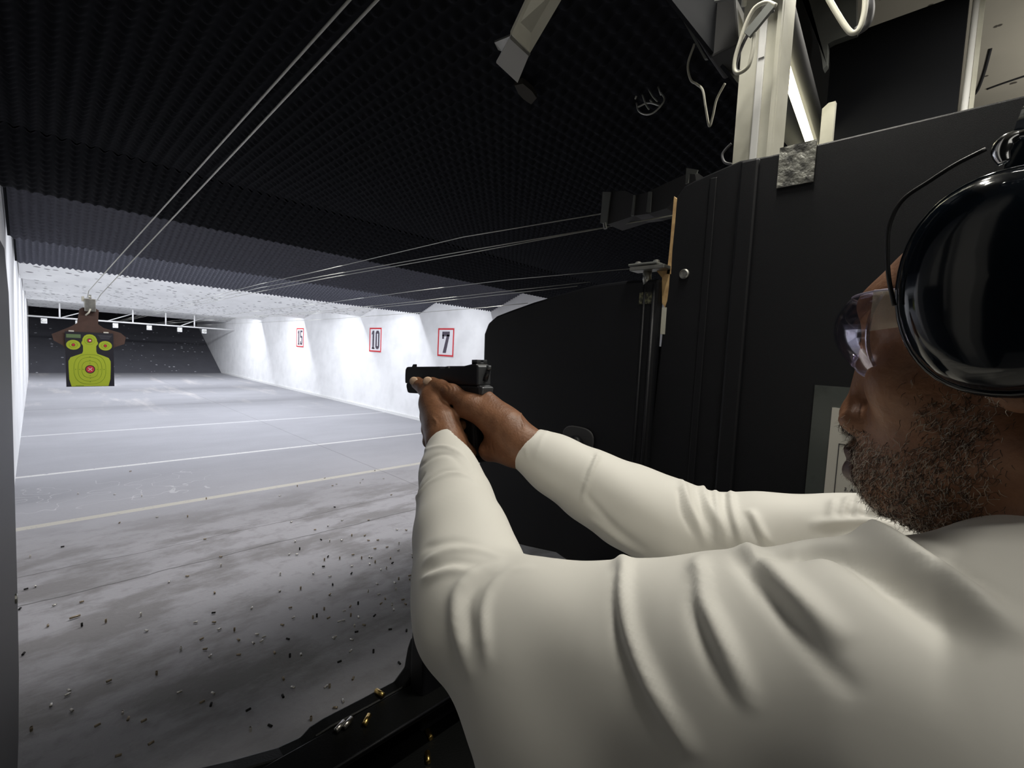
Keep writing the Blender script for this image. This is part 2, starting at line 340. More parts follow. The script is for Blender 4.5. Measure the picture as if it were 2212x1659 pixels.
# ------------------------------------------------------------------ pipe rail with cable blocks at the far end
pz = lambda x: 1.995-.012*x
t = thing('pipe_rail', 'white horizontal pipe rail crossing the range in front of the dark backstop', 'pipe rail', (0, 22, 0))
def tl(o_loc, p): return tuple(np.array(p)-np.array(o_loc))
MB().tube([(XL, 0, pz(XL)), (XR, 0, pz(XR))], .028).build('pipe', 'white_pipe', t, True)
for u in (129, 287, 358, 420):
    x = aty(u, 690, 22)[0]; MB().tube([(x, 0, pz(x)), (x, 0, zt(x)+.075)], .024).build('hanger', 'white_pipe', t, True)
for a, b in ((.55, -.4), (1.75, .75), (3.9, 2.3)):
    MB().tube([(a, .02, pz(a)-.02), (a+.9, .35, 2.35)], .016).build('brace', 'white_pipe', t, True)
for k, u in enumerate((95, 169, 249, 322, 388, 441)):
    x = aty(u, 690, 22)[0]; w = ['leftmost, beside the left wall', 'second from left, behind the cardboard', 'third from left, right of the target',
                          'fourth from the left', 'second from the right', 'rightmost, close to the slanted corner'][k]
    tb = thing('cable_block', 'white cable block under the pipe rail, '+w, 'cable block', (x, 22, pz(x)-.03), group='cable blocks under the pipe rail')
    MB().box((-.075, -.06, -.19), (.075, .06, -.02)).build('housing', 'white_pipe', tb, bevel=.01)
    MB().lathe([(.05, -.012), (.056, -.01), (.05, 0), (.056, .01), (.05, .012)], (0, -.075, -.10), 'y').build('pulley_wheel', 'steel', tb)

# ------------------------------------------------------------------ wires
def wire(name, pts, r, label, group=None, m='cable', cat='cable', n=6):
    return tag(MB().tube(pts, r, n).build(name, m, None, True), label, cat, group)
def sag(a, b, s, n=16):
    a, b = np.array(a, float), np.array(b, float)
    return [a+(b-a)*k/n-np.array([0, 0, 4*s*(k/n)*(1-k/n)]) for k in range(n+1)]
G1 = 'carrier cables over the shooting lanes'
c1, c2 = atz(755, 0, 2.24), atz(815, 0, 2.24); e1, e2 = aty(192, 628, 5.25), aty(217, 637, 5.25)
b1, b2 = c1-(e1-c1)*.09, c2-(e2-c2)*.09
wire('carrier_cable', [b1, c1, e1], .0028, 'upper steel cable running from the top of the photo down to the hanging target', G1)
wire('carrier_cable', [b2, c2, e2], .0028, 'lower steel cable running from the top of the photo down to the hanging target', G1)
wire('carrier_cable', sag(e1, (aty(169, 690, 22)[0], 21.93, 1.95), .10), .003, 'thin cable going on beyond the hanging target, left one', G1)
wire('carrier_cable', sag(e2, (aty(169, 690, 22)[0]+.05, 21.93, 1.95), .06), .003, 'thin cable going on beyond the hanging target, right one', G1)
x3 = aty(249, 690, 22)[0]; x4 = aty(322, 690, 22)[0]; x5 = aty(388, 690, 22)[0]
Q = lambda u, v, y: aty(u, v, y)
wire('carrier_cable', [atx(1457, 435, 1.72), Q(1000, 512, 2.45), Q(700, 583, 4.4), Q(560, 614, 6.6), Q(400, 655, 12), (x3, 21.93, 1.97)], .003, 'thin topmost cable of the three leaving the grey track box', G1)
wire('carrier_cable', [atx(1457, 465, 1.72), Q(1000, 543, 2.45), Q(700, 596, 4.4), Q(560, 622, 6.6), Q(400, 660, 12), (x3+.04, 21.93, 1.96)], .003, 'middle cable of the three leaving the grey track box', G1)
wire('carrier_cable', [atx(1315, 490, 1.72), Q(1000, 549, 2.45), Q(700, 602, 4.4), Q(560, 630, 6.6), Q(400, 664, 12), (x3+.08, 21.93, 1.95)], .003, 'lowest cable of the three leaving the grey track box', G1)
wire('carrier_cable', [Q(1400, 577, 1.6), Q(1100, 604, 3.0), Q(900, 628, 4.6), Q(700, 655, 8.2), (x4, 21.93, 1.97)], .003, 'faint cable passing behind the hinge plate above the black shield', G1)
wire('carrier_cable', [Q(1274, 609, 2.3), Q(1100, 628, 3.1), Q(900, 651, 4.9), Q(700, 672, 8.4), (x4+.05, 21.93, 1.96)], .0032, 'upper of two bright cables leaving the top edge of the black shield', G1)
wire('carrier_cable', [Q(1247, 618, 2.3), Q(1100, 634, 3.1), Q(900, 656, 4.9), Q(700, 676, 8.4), (x4+.1, 21.93, 1.95)], .0032, 'lower of two bright cables leaving the top edge of the black shield', G1)
wire('carrier_cable', [Q(1140, 655, 3.6), Q(1050, 664, 4.3), Q(900, 676, 6.4), Q(700, 690, 11), (x5, 21.93, 1.95)], .0035, 'cable crossing in front of the white wall above the sign for seven', G1)

# ------------------------------------------------------------------ distance signs on the right wall
def digit(ch, x0, w, h):                              # strokes as polygons in (x, z)
    t = w*.34; x1 = x0+w; P = []
    R_ = lambda a, b, c, d: P.append([(a, b), (c, b), (c, d), (a, d)])
    if ch == '7':
        R_(x0, h*.86, x1, h); R_(x0, h*.66, x0+t*.7, h*.86); P.append([(x1-t*1.05, h*.86), (x1, h*.86), (x0+t*1.5+w*.05, 0), (x0+t*.25+w*.05, 0)])
        R_(x0, h*.78, x1, h*.86)
    if ch == '1':
        c = x0+w*.5; R_(c-t*.6, 0, c+t*.6, h); R_(c-t*1.1, 0, c+t*1.1, h*.07); P.append([(c-t*.6, h), (c-t*1.3, h*.86), (c-t*1.3, h*.78), (c-t*.6, h*.82)])
    if ch == '0':
        for s in (0, 1):
            a, b = (x0, x0+t) if s == 0 else (x1-t, x1); R_(a, h*.12, b, h*.88)
        P.append([(x0, h*.88), (x0+t, h*.84), (x1-t, h*.84), (x1, h*.88), (x1-t*.7, h), (x0+t*.7, h)]); P.append([(x0, h*.12), (x0+t*.7, 0), (x1-t*.7, 0), (x1, h*.12), (x1-t, h*.16), (x0+t, h*.16)])
    if ch == '5':
        R_(x0, h*.88, x1, h); R_(x0, h*.50, x0+t, h*.88); R_(x0+t, h*.50, x1-t*.3, h*.62); R_(x1-t, h*.12, x1, h*.55); R_(x0+t*.4, 0, x1-t*.3, h*.13); R_(x0, h*.04, x0+t, h*.26)
    return P
def sign(text, px, label):
    (ua, va), (ub, vb) = px
    p0, p1 = atx(ua, va, XR-.02), atx(ub, vb, XR-.02); y0, y1 = sorted((p0[1], p1[1])); z1, z0 = p0[2], p1[2]
    t = thing('distance_sign', label, 'sign', (XR-.004, (y0+y1)/2, z0), group='distance signs on the right wall')
    w = y1-y0; h = z1-z0
    # local: x = -thickness towards range, text runs towards smaller Y... read from the range side (viewer looks along +X, so right is -Y)
    bd = .03*h/.55
    MB().box((-.014, -w/2, 0), (0, w/2, h)).build('sign_board', 'sign_white', t)
    fr = MB(); fr.box((-.02, -w/2, 0), (-.0142, w/2, bd)); fr.box((-.02, -w/2, h-bd), (-.0142, w/2, h)); fr.box((-.02, -w/2, bd), (-.0142, -w/2+bd, h-bd)); fr.box((-.02, w/2-bd, bd), (-.0142, w/2, h-bd))
    fr.build('red_border', 'sign_red', t)
    n = len(text); dw = (w*.70)/n if n > 1 else w*.52; xs = -(dw*n)/2
    for i, ch in enumerate(text):
        m = MB()
        for poly in digit(ch, xs+i*dw+dw*.06, dw*.88, h*.76):
            m.prism([(-.0143, -a, b+h*.12) for a, b in poly], (-.004, 0, 0))
        m.build('digit', 'sign_digit', t)
sign('7', ((947, 709), (979, 771)), 'white sign with red border reading 7, nearest of the three')
sign('10', ((799, 708), (823, 761)), 'white sign with red border reading 10, middle of the three')
sign('15', ((641, 709), (655.5, 750)), 'white sign with red border reading 15, farthest of the three')

# ------------------------------------------------------------------ target on its carrier
TY = 5.25
ct = np.array([.319, TY, 0])
t = thing('carrier', 'small steel target carrier riding on the two cables above the green target', 'carrier', tuple(aty(194, 660, TY)))
MB().box((-.035, -.04, -.05), (.035, .04, .055)).build('housing', 'steel', t, bevel=.004)
MB().box((-.05, -.025, .03), (-.035, .025, .07)).build('side_plate', 'white_metal', t)
for dy in (-.025, .025): MB().lathe([(.018, -.008), (.014, 0), (.018, .008)], (0, dy, .07), 'x').build('pulley_wheel', 'cable', t)
MB().tube([(0, -.045, -.03), (-.01, -.055, -.06), (-.03, -.05, -.085)], .006).build('clip', 'white_metal', t, True)
t = thing('cardboard_backer', 'brown cardboard silhouette hanging from the carrier behind the green paper target', 'cardboard', tuple(ct+[0, 0, 1.2]))
prof = [(-.225, .36), (-.215, .31), (-.16, .27), (-.13, .2), (-.13, 0.01), (.13, 0.01), (.13, .2), (.16, .27), (.225, .30), (.235, .36), (.20, .395), (.09, .43), (.055, .46), (.06, .575), (.04, .59), (-.04, .59), (-.06, .575), (-.075, .46), (-.11, .43)]
MB().prism([(x+.0, .006, z) for x, z in prof], (0, .004, 0)).build('cardboard_sheet', 'cardboard', t)
t = thing('paper_target', 'black paper target with lime green silhouette and red bullseye', 'target', tuple(ct+[0, 0, 1.135]))
w2, hh = .15, .452
def curved(poly, dy, m, name, thick=.0006, parent=None):
    # paper bows slightly: y offset follows x
    mb = MB(); vs = [(x, -(dy)-.006, z) for x, z in poly]; mb.prism(vs, (0, thick, 0)); return mb.build(name, m, parent or t)
def ell(cx, cz, rx, rz, n=28): return [(cx+rx*math.cos(2*math.pi*k/n), cz+rz*math.sin(2*math.pi*k/n)) for k in range(n)]
def ringm(mb, cx, cz, rx, rz, wd_, dy, sq=2.0, n=36, zc=None):
    a = []
    for k in range(n):
        w = 2*math.pi*k/n; c, s = math.cos(w), math.sin(w); c_ = math.copysign(abs(c)**(2/sq), c); s_ = math.copysign(abs(s)**(2/sq), s)
        a.append((c_, s_))
    vs = []; 
    for c, s in a:
        for rr in (0, 1):
            x = cx+c*(rx-rr*wd_); z = cz+s*(rz-rr*wd_); vs.append((x, -dy-.006, z))
    mb.add(vs, [(2*k, 2*((k+1) % n), 2*((k+1) % n)+1, 2*k+1) for k in range(n)])
g = MB(); nx = 12
vs = []; fs = []
for j, z in enumerate((0, hh)):
    for i in range(nx+1):
        x = -w2+2*w2*i/nx; vs.append((x+(0.004 if j == 0 else 0), -.006, z))
for i in range(nx): fs.append((i, i+1, nx+2+i, nx+1+i))
g.add(vs, fs); sh = g.build('target_sheet', 'target_black', t); md = sh.modifiers.new('solid', 'SOLIDIFY'); md.thickness = .0008; md.offset = 1
# lime silhouette built in columns so it follows the bow of the paper
def zprof(x):
    x = abs(x)
    if x < .040: return .440-.05*(1-math.sqrt(max(0, 1-(x/.046)**2)))
    return None
sil = [(-.115, .0), (-.128, .06), (-.131, .16), (-.131, .215), (-.118, .245), (-.085, .262), (-.048, .280), (-.042, .300), (-.042, .345), (-.052, .365), (-.050, .380), (-.046, .385), (-.044, .405), (-.034, .428), (-.018, .441), (0, .445),
       (.018, .441), (.034, .428), (.044, .405), (.046, .385), (.050, .380), (.052, .365), (.040, .345), (.040, .300), (.046, .280), (.085, .262), (.118, .245), (.131, .215), (.131, .16), (.128, .06), (.115, .0)]
sil = [(x, z*.975+.003) for x, z in sil]
curved(sil, .0012, 'target_lime', 'silhouette')
for cx in (-.100, .098): curved(ell(cx, .345, .043, .040), .0012, 'target_lime', 'round_spot')
rg = MB()
for rx, rz in ((.10, .125), (.075, .10), (.052, .07)): ringm(rg, 0, .145, rx, rz, .0016, .0022, 2.6)
for rx in (.036, .022): ringm(rg, -.001, .385, rx*.9, rx, .0014, .0022)
for cx in (-.100, .098): ringm(rg, cx, .345, .026, .024, .0014, .0022)
for k in (-2.6, -1.9, -1.3, 1.3, 1.9, 2.6):
    for a, b in ((k*.034, 0), (0, k*.040)):
        x, z = a, .145+b; rg.box((x-.0022, -.0094, z-.0026), (x+.0022, -.0084, z+.0026))
rg.box((-.09, -.008, .006), (-.04, -.0074, .010)); rg.box((.05, -.007, .006), (.10, -.0064, .010))
rg.build('ring_lines', 'target_line', t)
for (cx, cz, r) in ((0, .145, .031), (-.001, .385, .015), (-.100, .345, .011), (.098, .345, .011)):
    curved(ell(cx, cz, r, r*1.12), .0022, 'target_black', 'bullseye_rim', .0004)
    curved(ell(cx, cz, r*.82, r*.92), .0028, 'target_red', 'bullseye', .0004)
for s in (-1, 1):
    curved([(-.012*s-.003, .157), (-.012*s+.003, .157), (.012*s+.003, .133), (.012*s-.003, .133)], .0034, 'target_pale', 'cross_mark', .0003)
curved(ell(.002, .384, .007, .006, 10), .0034, 'target_pale', 'hit_mark', .0003)
tx = MB()
tx.box((-.142, -.0078, .402), (-.055, -.0068, .432)); tx.build('logo_print', 'target_text', t)
tx = MB()
for k in range(4): tx.box((.050+.006*k, -.0078, .430-.009*k), (.142-.006*k, -.0068, .4325-.009*k))
tx.build('small_print', 'grey_ink', t)
for x in (-.115, .10): MB().box((x-.012, -.004, hh-.004), (x+.02, .004, hh+.010)).build('tape', 'paper', t)

# ------------------------------------------------------------------ spent casings on the floor
def casing_mesh(name, L=.019, r=.0050, m='nickel'):
    mb = MB().lathe([(r*.80, L*.92), (r*.96, L), (r, L), (r, .0025), (r*.82, .0018), (r*.82, .0012), (r*1.02, .001), (r*1.02, 0)], n=12)
    mb.lathe([(r*.80, L*.92), (r*.8, .003)], n=12)
    me_o = mb.build(name, m, None, True); return me_o
protos = []
def place_casing(mesh, name, p, label, group, cat='casing', tilt=None, az=None, r=.005):
    o = D.objects.new(name, mesh); link(o)
    if tilt is None: tilt = 90
    az = random.uniform(0, 360) if az is None else az
    o.rotation_euler = (0, math.radians(tilt), math.radians(az))
    o.location = (p[0], p[1], p[2]+(r if tilt > 45 else 0)); return tag(o, label, cat, group)
tmp = [casing_mesh('spent_casing', m=m) for m in ('nickel', 'dull_brass', 'lead')]; cm = [o.data for o in tmp]
for o in tmp: D.objects.remove(o)
c7 = [(175,212),(427,137),(483,207),(535,192),(767,149),(738,184),(874,68),(956,143),(10,297),(1023,287),(503,398),(130,530),(584,516),(455,564),(345,601),(804,517),(1143,604),(1075,604),(663,657),(774,658),(383,689),(465,706),(581,694),(823,700),(907,694),(1086,728),(155,704),(196,779),(860,772),(990,757),(1090,784),(99,828),(159,825),(686,825),(447,848),(418,876),(555,862),(751,860),(821,843),(849,848),(1009,861),(1035,897),(1214,820),(1206,852),(873,896),(422,933),(676,929),(826,915),(327,990),(923,966),(973,952),(22,1005),(454,1024),(657,1000),(1084,1048),(1181,1052),(1193,1012),(1242,1031),(491,1089),(899,1093),(1055,1083),(205,1134),(8,1148),(473,1178),(810,1162),(918,1180),(1058,1142),(960,1216),(97,1305),(416,1320),(609,1328),(655,1285),(720,1270),(919,1272),(1024,1286),(1040,1328),(1108,1233),(1138,1265),(1319,1325),(150,1385),(315,1397),(350,1380),(468,1388),(536,1432),(572,1420),(655,1377),(728,1396),(875,1367),(28,1455),(687,1473),(761,1455),(992,1500),(1154,1518),(722,1517),(490,1572),(528,1560),(677,1594)]
c3 = [(330,526),(155,581),(180,729),(122,748),(288,823),(98,851),(430,807),(246,937),(420,933),(543,913),(723,879),(757,961),(867,710),(952,679),(1133,626),(1125,579),(1043,489),(962,373),(812,374),(1105,866),(1100,760),(1013,914),(1134,948),(1025,1006),(928,1055),(1041,1054),(1072,1095),(803,1182),(572,1211),(125,1072),(349,1263),(333,1294),(362,1364),(260,1348),(52,1391),(161,1470),(485,1453),(629,1387),(655,1420),(752,1414),(933,1270),(1085,1277),(1024,1331),(1080,1347),(624,1596),(789,1528),(18,1517),(400,257),(592,259),(727,268),(664,140),(1058,281),(615,402)]
c4 = [(48,240),(293,210),(548,205),(588,265),(713,275),(742,260),(495,318),(50,303),(90,345),(178,357),(320,385),(366,407),(212,427),(300,440),(355,438),(221,524),(455,517),(557,537),(630,517),(553,420),(510,680),(565,745),(505,800),(20,780),(18,875),(289,893),(410,1005),(288,1042),(791,752),(828,745),(993,677),(908,567),(963,507),(1127,507),(1298,575),(988,426),(847,407),(877,400),(701,968),(922,850),(882,886)]
pts = [(600+a/4.149, 1000+b/4.149) for a, b in c7]+[(a/2.374, 960+b/2.374) for a, b in c3]+[(450+a/3.16, 1250+b/3.16) for a, b in c4]
uniq = []
for p in pts:
    if all(math.hypot(p[0]-q[0], p[1]-q[1]) > 5 for q in uniq): uniq.append(p)
for k, (u, v) in enumerate(uniq):
    p = atz(u, v, .004); i = random.choice((0, 0, 1, 1, 2))
    tilt = 90 if random.random() < .8 else 0
    kind = ('pale nickel', 'dull brass', 'blackened')[i]; pose = 'lying' if tilt else 'standing upright'
    zone = 'on the bright floor strip' if p[1] < 2.05 else 'in the dark shadow band' if p[1] < 2.85 else 'before the long floor joint' if p[1] < 3.75 else 'before the yellow line' if p[1] < 5.28 else 'beyond the yellow line'
    side = 'near the left divider' if p[0] < .45*p[1]*.36 else 'in mid floor' if p[0] < p[1]*.48 else 'beside the sleeve'
    place_casing(cm[i], 'spent_casing', p, kind+' casing '+pose+' '+zone+', '+side, kind+' casings '+pose+' '+zone+', '+side, tilt=tilt)
o = casing_mesh('spent_casing', .045, .006, 'dull_brass'); m_ = o.data; D.objects.remove(o)
place_casing(m_, 'spent_casing', atz(150, 1338, .006), 'long rifle casing lying apart on the floor at the left', None, az=8)

# ------------------------------------------------------------------ shooting bench tray
TYF = .765
t = thing('bench_tray', 'black plastic bench tray with raised front rim and corner post below the near arm', 'bench tray', (0, 0, 0))
top = [(415, 1659), (500, 1640), (600, 1612), (648, 1590), (668, 1568), (700, 1548), (780, 1507), (850, 1470), (872, 1440), (879, 1400), (886, 1378), (905, 1366), (925, 1374), (940, 1400), (955, 1440)]
pr = [aty(u, v, TYF) for u, v in top]; poly = [(p[0], TYF, p[2]) for p in pr]
zb = .86; lo = poly[0]
poly = [(.02, TYF, lo[2]-.01)]+poly+[(.66, TYF, .985), (1.05, TYF, .975), (1.05, TYF, zb), (.02, TYF, zb)]
MB().prism(poly, (0, -.03, 0)).build('front_rim', 'tray_plastic', t, bevel=.004)
MB().box((.02, .36, zb-.03), (1.05, TYF-.028, zb)).build('tray_floor', 'tray_plastic', t)
MB().box((.02, .36, zb), (1.05, .385, .93)).build('rear_rim', 'tray_plastic', t, bevel=.004)
MB().box((.08, TYF-.11, .925), (.66, TYF-.031, .935)).build('ledge', 'tray_plastic', t, bevel=.003)
MB().tube([(.09, TYF-.111, .936), (.66, TYF-.111, .936)], .0025, 6).build('ledge_lip', 'black_plastic', t, True)
MB().prism([(.505, TYF-.031, zb), (.505, TYF-.031, 1.045), (.53, TYF-.031, 1.062), (.57, TYF-.031, 1.060), (.60, TYF-.031, 1.03), (.63, TYF-.031, zb)], (0, -.045, 0)).build('corner_post', 'black_plastic', t, bevel=.005)
for x in (.1, .98): MB().box((x-.03, .40, 0), (x+.03, .46, zb-.03)).build('leg', 'black_board', t)
a = [casing_mesh('spent_casing', .021, .0048, m=m) for m in ('brass', 'nickel')]; bmsh = [o.data for o in a]
for o in a: D.objects.remove(o)
for k, (u, v, i, zz, az, w) in enumerate([(948, 1472, 0, .936, 40, 'beside the sleeve'), (787, 1571, 0, .935, 40, 'on the ledge'), (922, 1553, 0, zb, 0, 'flat, middle of the tray'), (925, 1652, 0, zb, 60, 'at the bottom edge of the photo'),
                             (931, 1600, 0, zb, 75, 'dim, below the middle one'), (918, 1505, 0, zb, 110, 'under the corner post'), (725, 1585, 1, .935, 25, 'bright grey, left end of the tray'), (742, 1577, 1, .935, 25, 'bright grey, touching its left neighbour'), (762, 1617, 1, zb, 25, 'grey, lowest at the left'), (828, 1508, 0, .935, 100, 'dim, on the ledge below the rim')]):
    p = atz(u, v, zz); 
    place_casing(bmsh[i], 'spent_casing', (p[0], p[1], zz if zz != zb else zb), ('brass' if i == 0 else 'nickel')+' casing in the black tray, '+w, 'casings in the bench tray', az=az)

# ------------------------------------------------------------------ dividers
PX = 1.10
t = thing('booth_divider', 'tall black divider panel behind the shooter with ribs and a patch of tape', 'booth divider', (0, 0, 0))
edge = [(1400, 1000), (1412, 880), (1432, 700), (1447, 560), (1455, 450), (1462, 425), (1478, 402), (1500, 390), (1540, 372), (1600, 346), (1660, 336)]
pl = [atx(u, v, PX) for u, v in edge]
pl = [(PX, .575, .02), (PX, .575, pl[0][2])]+[(PX, p[1], p[2]) for p in pl[1:]]+[(PX, -1.2, 2.045), (PX, -1.2, .02)]
MB().prism(pl, (.045, 0, 0)).build('panel', 'black_plastic', t, bevel=.004)
MB().box((PX-.012, .355, .02), (PX, .395, 2.04)).build('rib', 'black_plastic', t, bevel=.006)
MB().box((PX+.012, .555, .90), (PX+.03, .625, 1.63)).build('gap_strip', 'black_board', t)
MB().box((PX-.005, .445, .02), (PX, .462, 2.02)).build('rib', 'black_plastic', t, bevel=.003)
q = atx(1479, 592, PX); MB().lathe([(.012, 0), (.012, -.004), (.009, -.006), (.009, -.004), (.004, -.003)], (PX, q[1], q[2]), 'x').build('bolt', 'steel', t)
MB().prism([atx(u, v, PX-.001) for u, v in ((1456, 424), (1462, 430), (1458, 480), (1452, 540), (1449, 592), (1440, 592), (1444, 560), (1448, 520), (1452, 470))], (.012, 0, 0)).build('wood_strip', 'wood', t)
# galvanised patch
qa, qb = atx(1685, 320, PX-.004), atx(1757, 392, PX-.004)
m_ = mat('patch', (.30, .30, .27), .5, .3, bump=(60, .006), noise=(45, 0, (.10, .10, .095), .42, .55))
MB().box((PX-.005, qb[1], qb[2]), (PX-.0005, qa[1], qa[2])).build('patch', 'patch', t)
# poster
yl = atx(1755, 900, PX)[1]; zt_ = atx(1755, 831, PX)[2]; ywl = atx(1797, 900, PX)[1]; zw = atx(1800, 880, PX)[2]
t = thing('notice', 'laminated dark sheet with white printed notice, half hidden behind the shooter face', 'notice', (PX, yl, zt_))
MB().box((-.004, -.36, -.50), (-.0005, 0, 0)).build('backing_sheet', 'sheet', t)
dy = ywl-yl; dz = zw-zt_
MB().box((-.0062, dy-.26, dz-.36), (-.0042, dy, dz)).build('paper_sheet', 'paper', t)
m_ = MB()
fr0, fz0 = atx(1813, 960, PX)[1]-yl, atx(1813, 957, PX)[2]-zt_
m_.box((-.0072, fr0-.20, fz0-.0012), (-.0063, fr0, fz0)); m_.box((-.0072, fr0-.0012, fz0-.25), (-.0063, fr0, fz0-.0012))
m_.build('frame_line', 'ink', t)
sy_, sz_ = atx(1830, 925, PX)[1]-yl, atx(1830, 925, PX)[2]-zt_
arc = [(sy_-.017+.016*math.cos(a), sz_+.018+.0225*math.sin(a)) for a in np.linspace(math.radians(190), math.radians(-60+0), 1)]
S = [(.014, -.004), (.006, -.012), (-.005, -.013), (-.013, -.005), (-.011, .005), (0, .011), (.010, .017), (.011, .026), (.003, .033), (-.008, .032), (-.013, .026)]
MB().tube([(-.0067, sy_-.014+a_, sz_+.003+b_) for a_, b_ in catmull([(*s_, 0) for s_ in S], 4) for _ in (0,)] if False else [(-.0067, sy_-.008+c_[0], sz_+.003+c_[1]) for c_ in catmull([(*s_, 0) for s_ in S], 4)], .0028, 6).build('letter', 'ink', t)
def word(parent, s, y, z, size, name='print_line', m='ink'):
    cu = D.curves.new(name, 'FONT'); cu.body = s; cu.size = size; cu.extrude = .0003; cu.materials.append(MATS[m])
    o = D.objects.new(name, cu); dg = None
    COL.objects.link(o); bpy.context.view_layer.update(); me = D.meshes.new_from_object(o.evaluated_get(bpy.context.evaluated_depsgraph_get())); D.objects.remove(o)
    me.materials.clear(); me.materials.append(MATS[m])
    o = D.objects.new(name, me); link(o, parent); o.rotation_euler = (math.pi/2, 0, -math.pi/2); o.location = (-.0068, y, z); return o
yy, zz = atx(1824, 1058, PX)[1]-yl, atx(1824, 1058, PX)[2]-zt_
word(t, '3. All shooters must', yy, zz, .0095); word(t, '    fire safely.', yy, zz-.010, .0095); word(t, '4. Commands', yy, zz-.021, .0095); word(t, '2.', yy-.004, zz+.062, .009)

# front shield panel
PS = 1.085
sh_px = [(1425, 602), (1350, 606), (1280, 616), (1200, 638), (1150, 653), (1100, 671), (1072, 682), (1054, 698), (1045, 722), (1043, 800), (1036, 950), (1031, 1090), (1036, 1125), (1055, 1152), (1085, 1168), (1140, 1182), (1200, 1195)]
p = [atx(u, v, PS) for u, v in sh_px]; p = [(PS, q[1], q[2]) for q in p]
y_e = p[0][1]; p = p[:-1]+[(PS, p[-1][1], p[-1][2]), (PS, y_e+.02, .95), (PS, y_e, .96)]
t = thing('shield_panel', 'black rounded shield panel hinged to the front of the divider, right of the pistol', 'shield panel', (0, 0, 0))
MB().prism(p, (.03, 0, 0)).build('panel', 'black_plastic', t, bevel=.008)
MB().tube([(PS-.001, y_e+.012, .97), (PS-.001, y_e+.012, p[0][2]-.012)], .0045).build('rib', 'black_plastic', t, True)
MB().tube([(PS-.001, y_e+.038, .97), (PS-.001, y_e+.038, p[0][2]-.012)], .003).build('rib', 'black_plastic', t, True)
qa = atx(1382, 632, PS); qb = atx(1412, 656, PS)
MB().box((PS-.0015, qb[1], qb[2]), (PS+.0005, qa[1], qa[2])).build('sticker_remnant', 'sticker', t)
qc = atx(1245, 950, PS-.01)
hd = []
for k in range(24):
    w = 2*math.pi*k/24; c, s = math.cos(w), math.sin(w); hd.append((PS-.001, qc[1]+.055*math.copysign(abs(c)**.7, c), qc[2]+.038*math.copysign(abs(s)**.7, s)))
hpl = MB().prism(hd, (-.006, 0, 0)).build('handle_plate', 'dark_box', t, bevel=.003)
MB().lathe([(.024, -.006), (.024, -.02), (.02, -.026), (.006, -.027)], (PS, qc[1], qc[2]-.012), 'x').build('knob', 'black_plastic', hpl, True)
# hinge
zh_ = p[0][2]
t = thing('hinge', 'steel hinge plate with pin joining the shield panel to the divider', 'hinge', (PS, y_e, zh_))
MB().box((-.02, -.02, .022), (.022, .075, .032)).build('arm_plate', 'steel', t, bevel=.002)
MB().box((-.02, .0, .034), (.015, .08, .040)).build('top_plate', 'grey_paint', t, bevel=.002)
MB().tube([(0.01, .04, -.012), (.01, .04, .022)], .011, 12).build('pin', 'steel', t, True)
MB().lathe([(.008, .040), (.008, .045), (.005, .047)], (0, .062, 0)).build('bolt_head', 'steel', t); MB().lathe([(.008, .040), (.008, .045), (.005, .047)], (0, .012, 0)).build('bolt_head', 'steel', t)
tag(MB().prism([atx(u, v, PX-.001) for u, v in ((1418, 585), (1448, 578), (1444, 625), (1441, 650), (1436, 664), (1430, 655), (1430, 600))], (.02, 0, 0)).build('wood_block', 'wood'), 'splintered yellow wood edge showing in the gap beside the hinge', 'wood')
tag(MB().prism([atx(u, v, PX-.001) for u, v in ((1430, 664), (1440, 664), (1436, 722), (1426, 722))], (.02, 0, 0)).build('spacer', 'white_metal'), 'light grey spacer bar in the gap under the splintered wood', 'spacer')
# left divider (we look along its front half)
t = thing('booth_divider', 'dark divider panel at the left edge of the photo, seen nearly edge-on', 'booth divider', (0, 0, 0))
pl = [(-.029, .45, 1.66), (-.029, 1.02, 1.72), (-.029, 1.14, 1.66), (-.029, 1.17, 1.55), (-.029, 1.165, 1.12), (-.029, 1.13, 1.0), (-.029, 1.03, .94), (-.029, .45, .92)]
pl[0] = (-.029, .45, 1.70)
MB().prism(pl, (-.03, 0, 0)).build('panel', 'black_plastic', t, bevel=.006)
MB().box((-.06, .45, 0), (-.03, .50, 2.5)).build('post', 'dark_box', t)
MB().lathe([(.008, 0), (.008, .002), (.006, .003)], (-.029, 1.05, 1.17), 'x').build('bolt', 'steel', t)

# ------------------------------------------------------------------ overhead gear
a0, a1 = atx(1582, 352, 1.16), atx(1667, 335, 1.16)
t = thing('steel_post', 'whitish steel post rising above the divider with a strip light beyond', 'post', (1.16, (a0[1]+a1[1])/2, 0))
hw = (a0[1]-a1[1])/2
MB().box((0, -hw, 0), (.006, hw, 2.998)).build('web_plate', 'white_metal', t)
MB().box((-.012, -hw, 1.9), (0, -hw+.008, 2.998)).build('flange', 'white_metal', t); MB().box((0.001, -hw-.0005, 1.9), (aty(1691, 330, a1[1])[0]-1.16, -hw+.006, 2.998)).build('flange', 'white_metal', t)
MB().box((-.006, -.012, 1.9), (0, .004, 2.998)).build('rib', 'white_pipe', t, bevel=.002)
MB().box((-.0085, -.012, 2.285), (-.0062, .0, 2.31)).build('sticker', 'white_pipe', t)
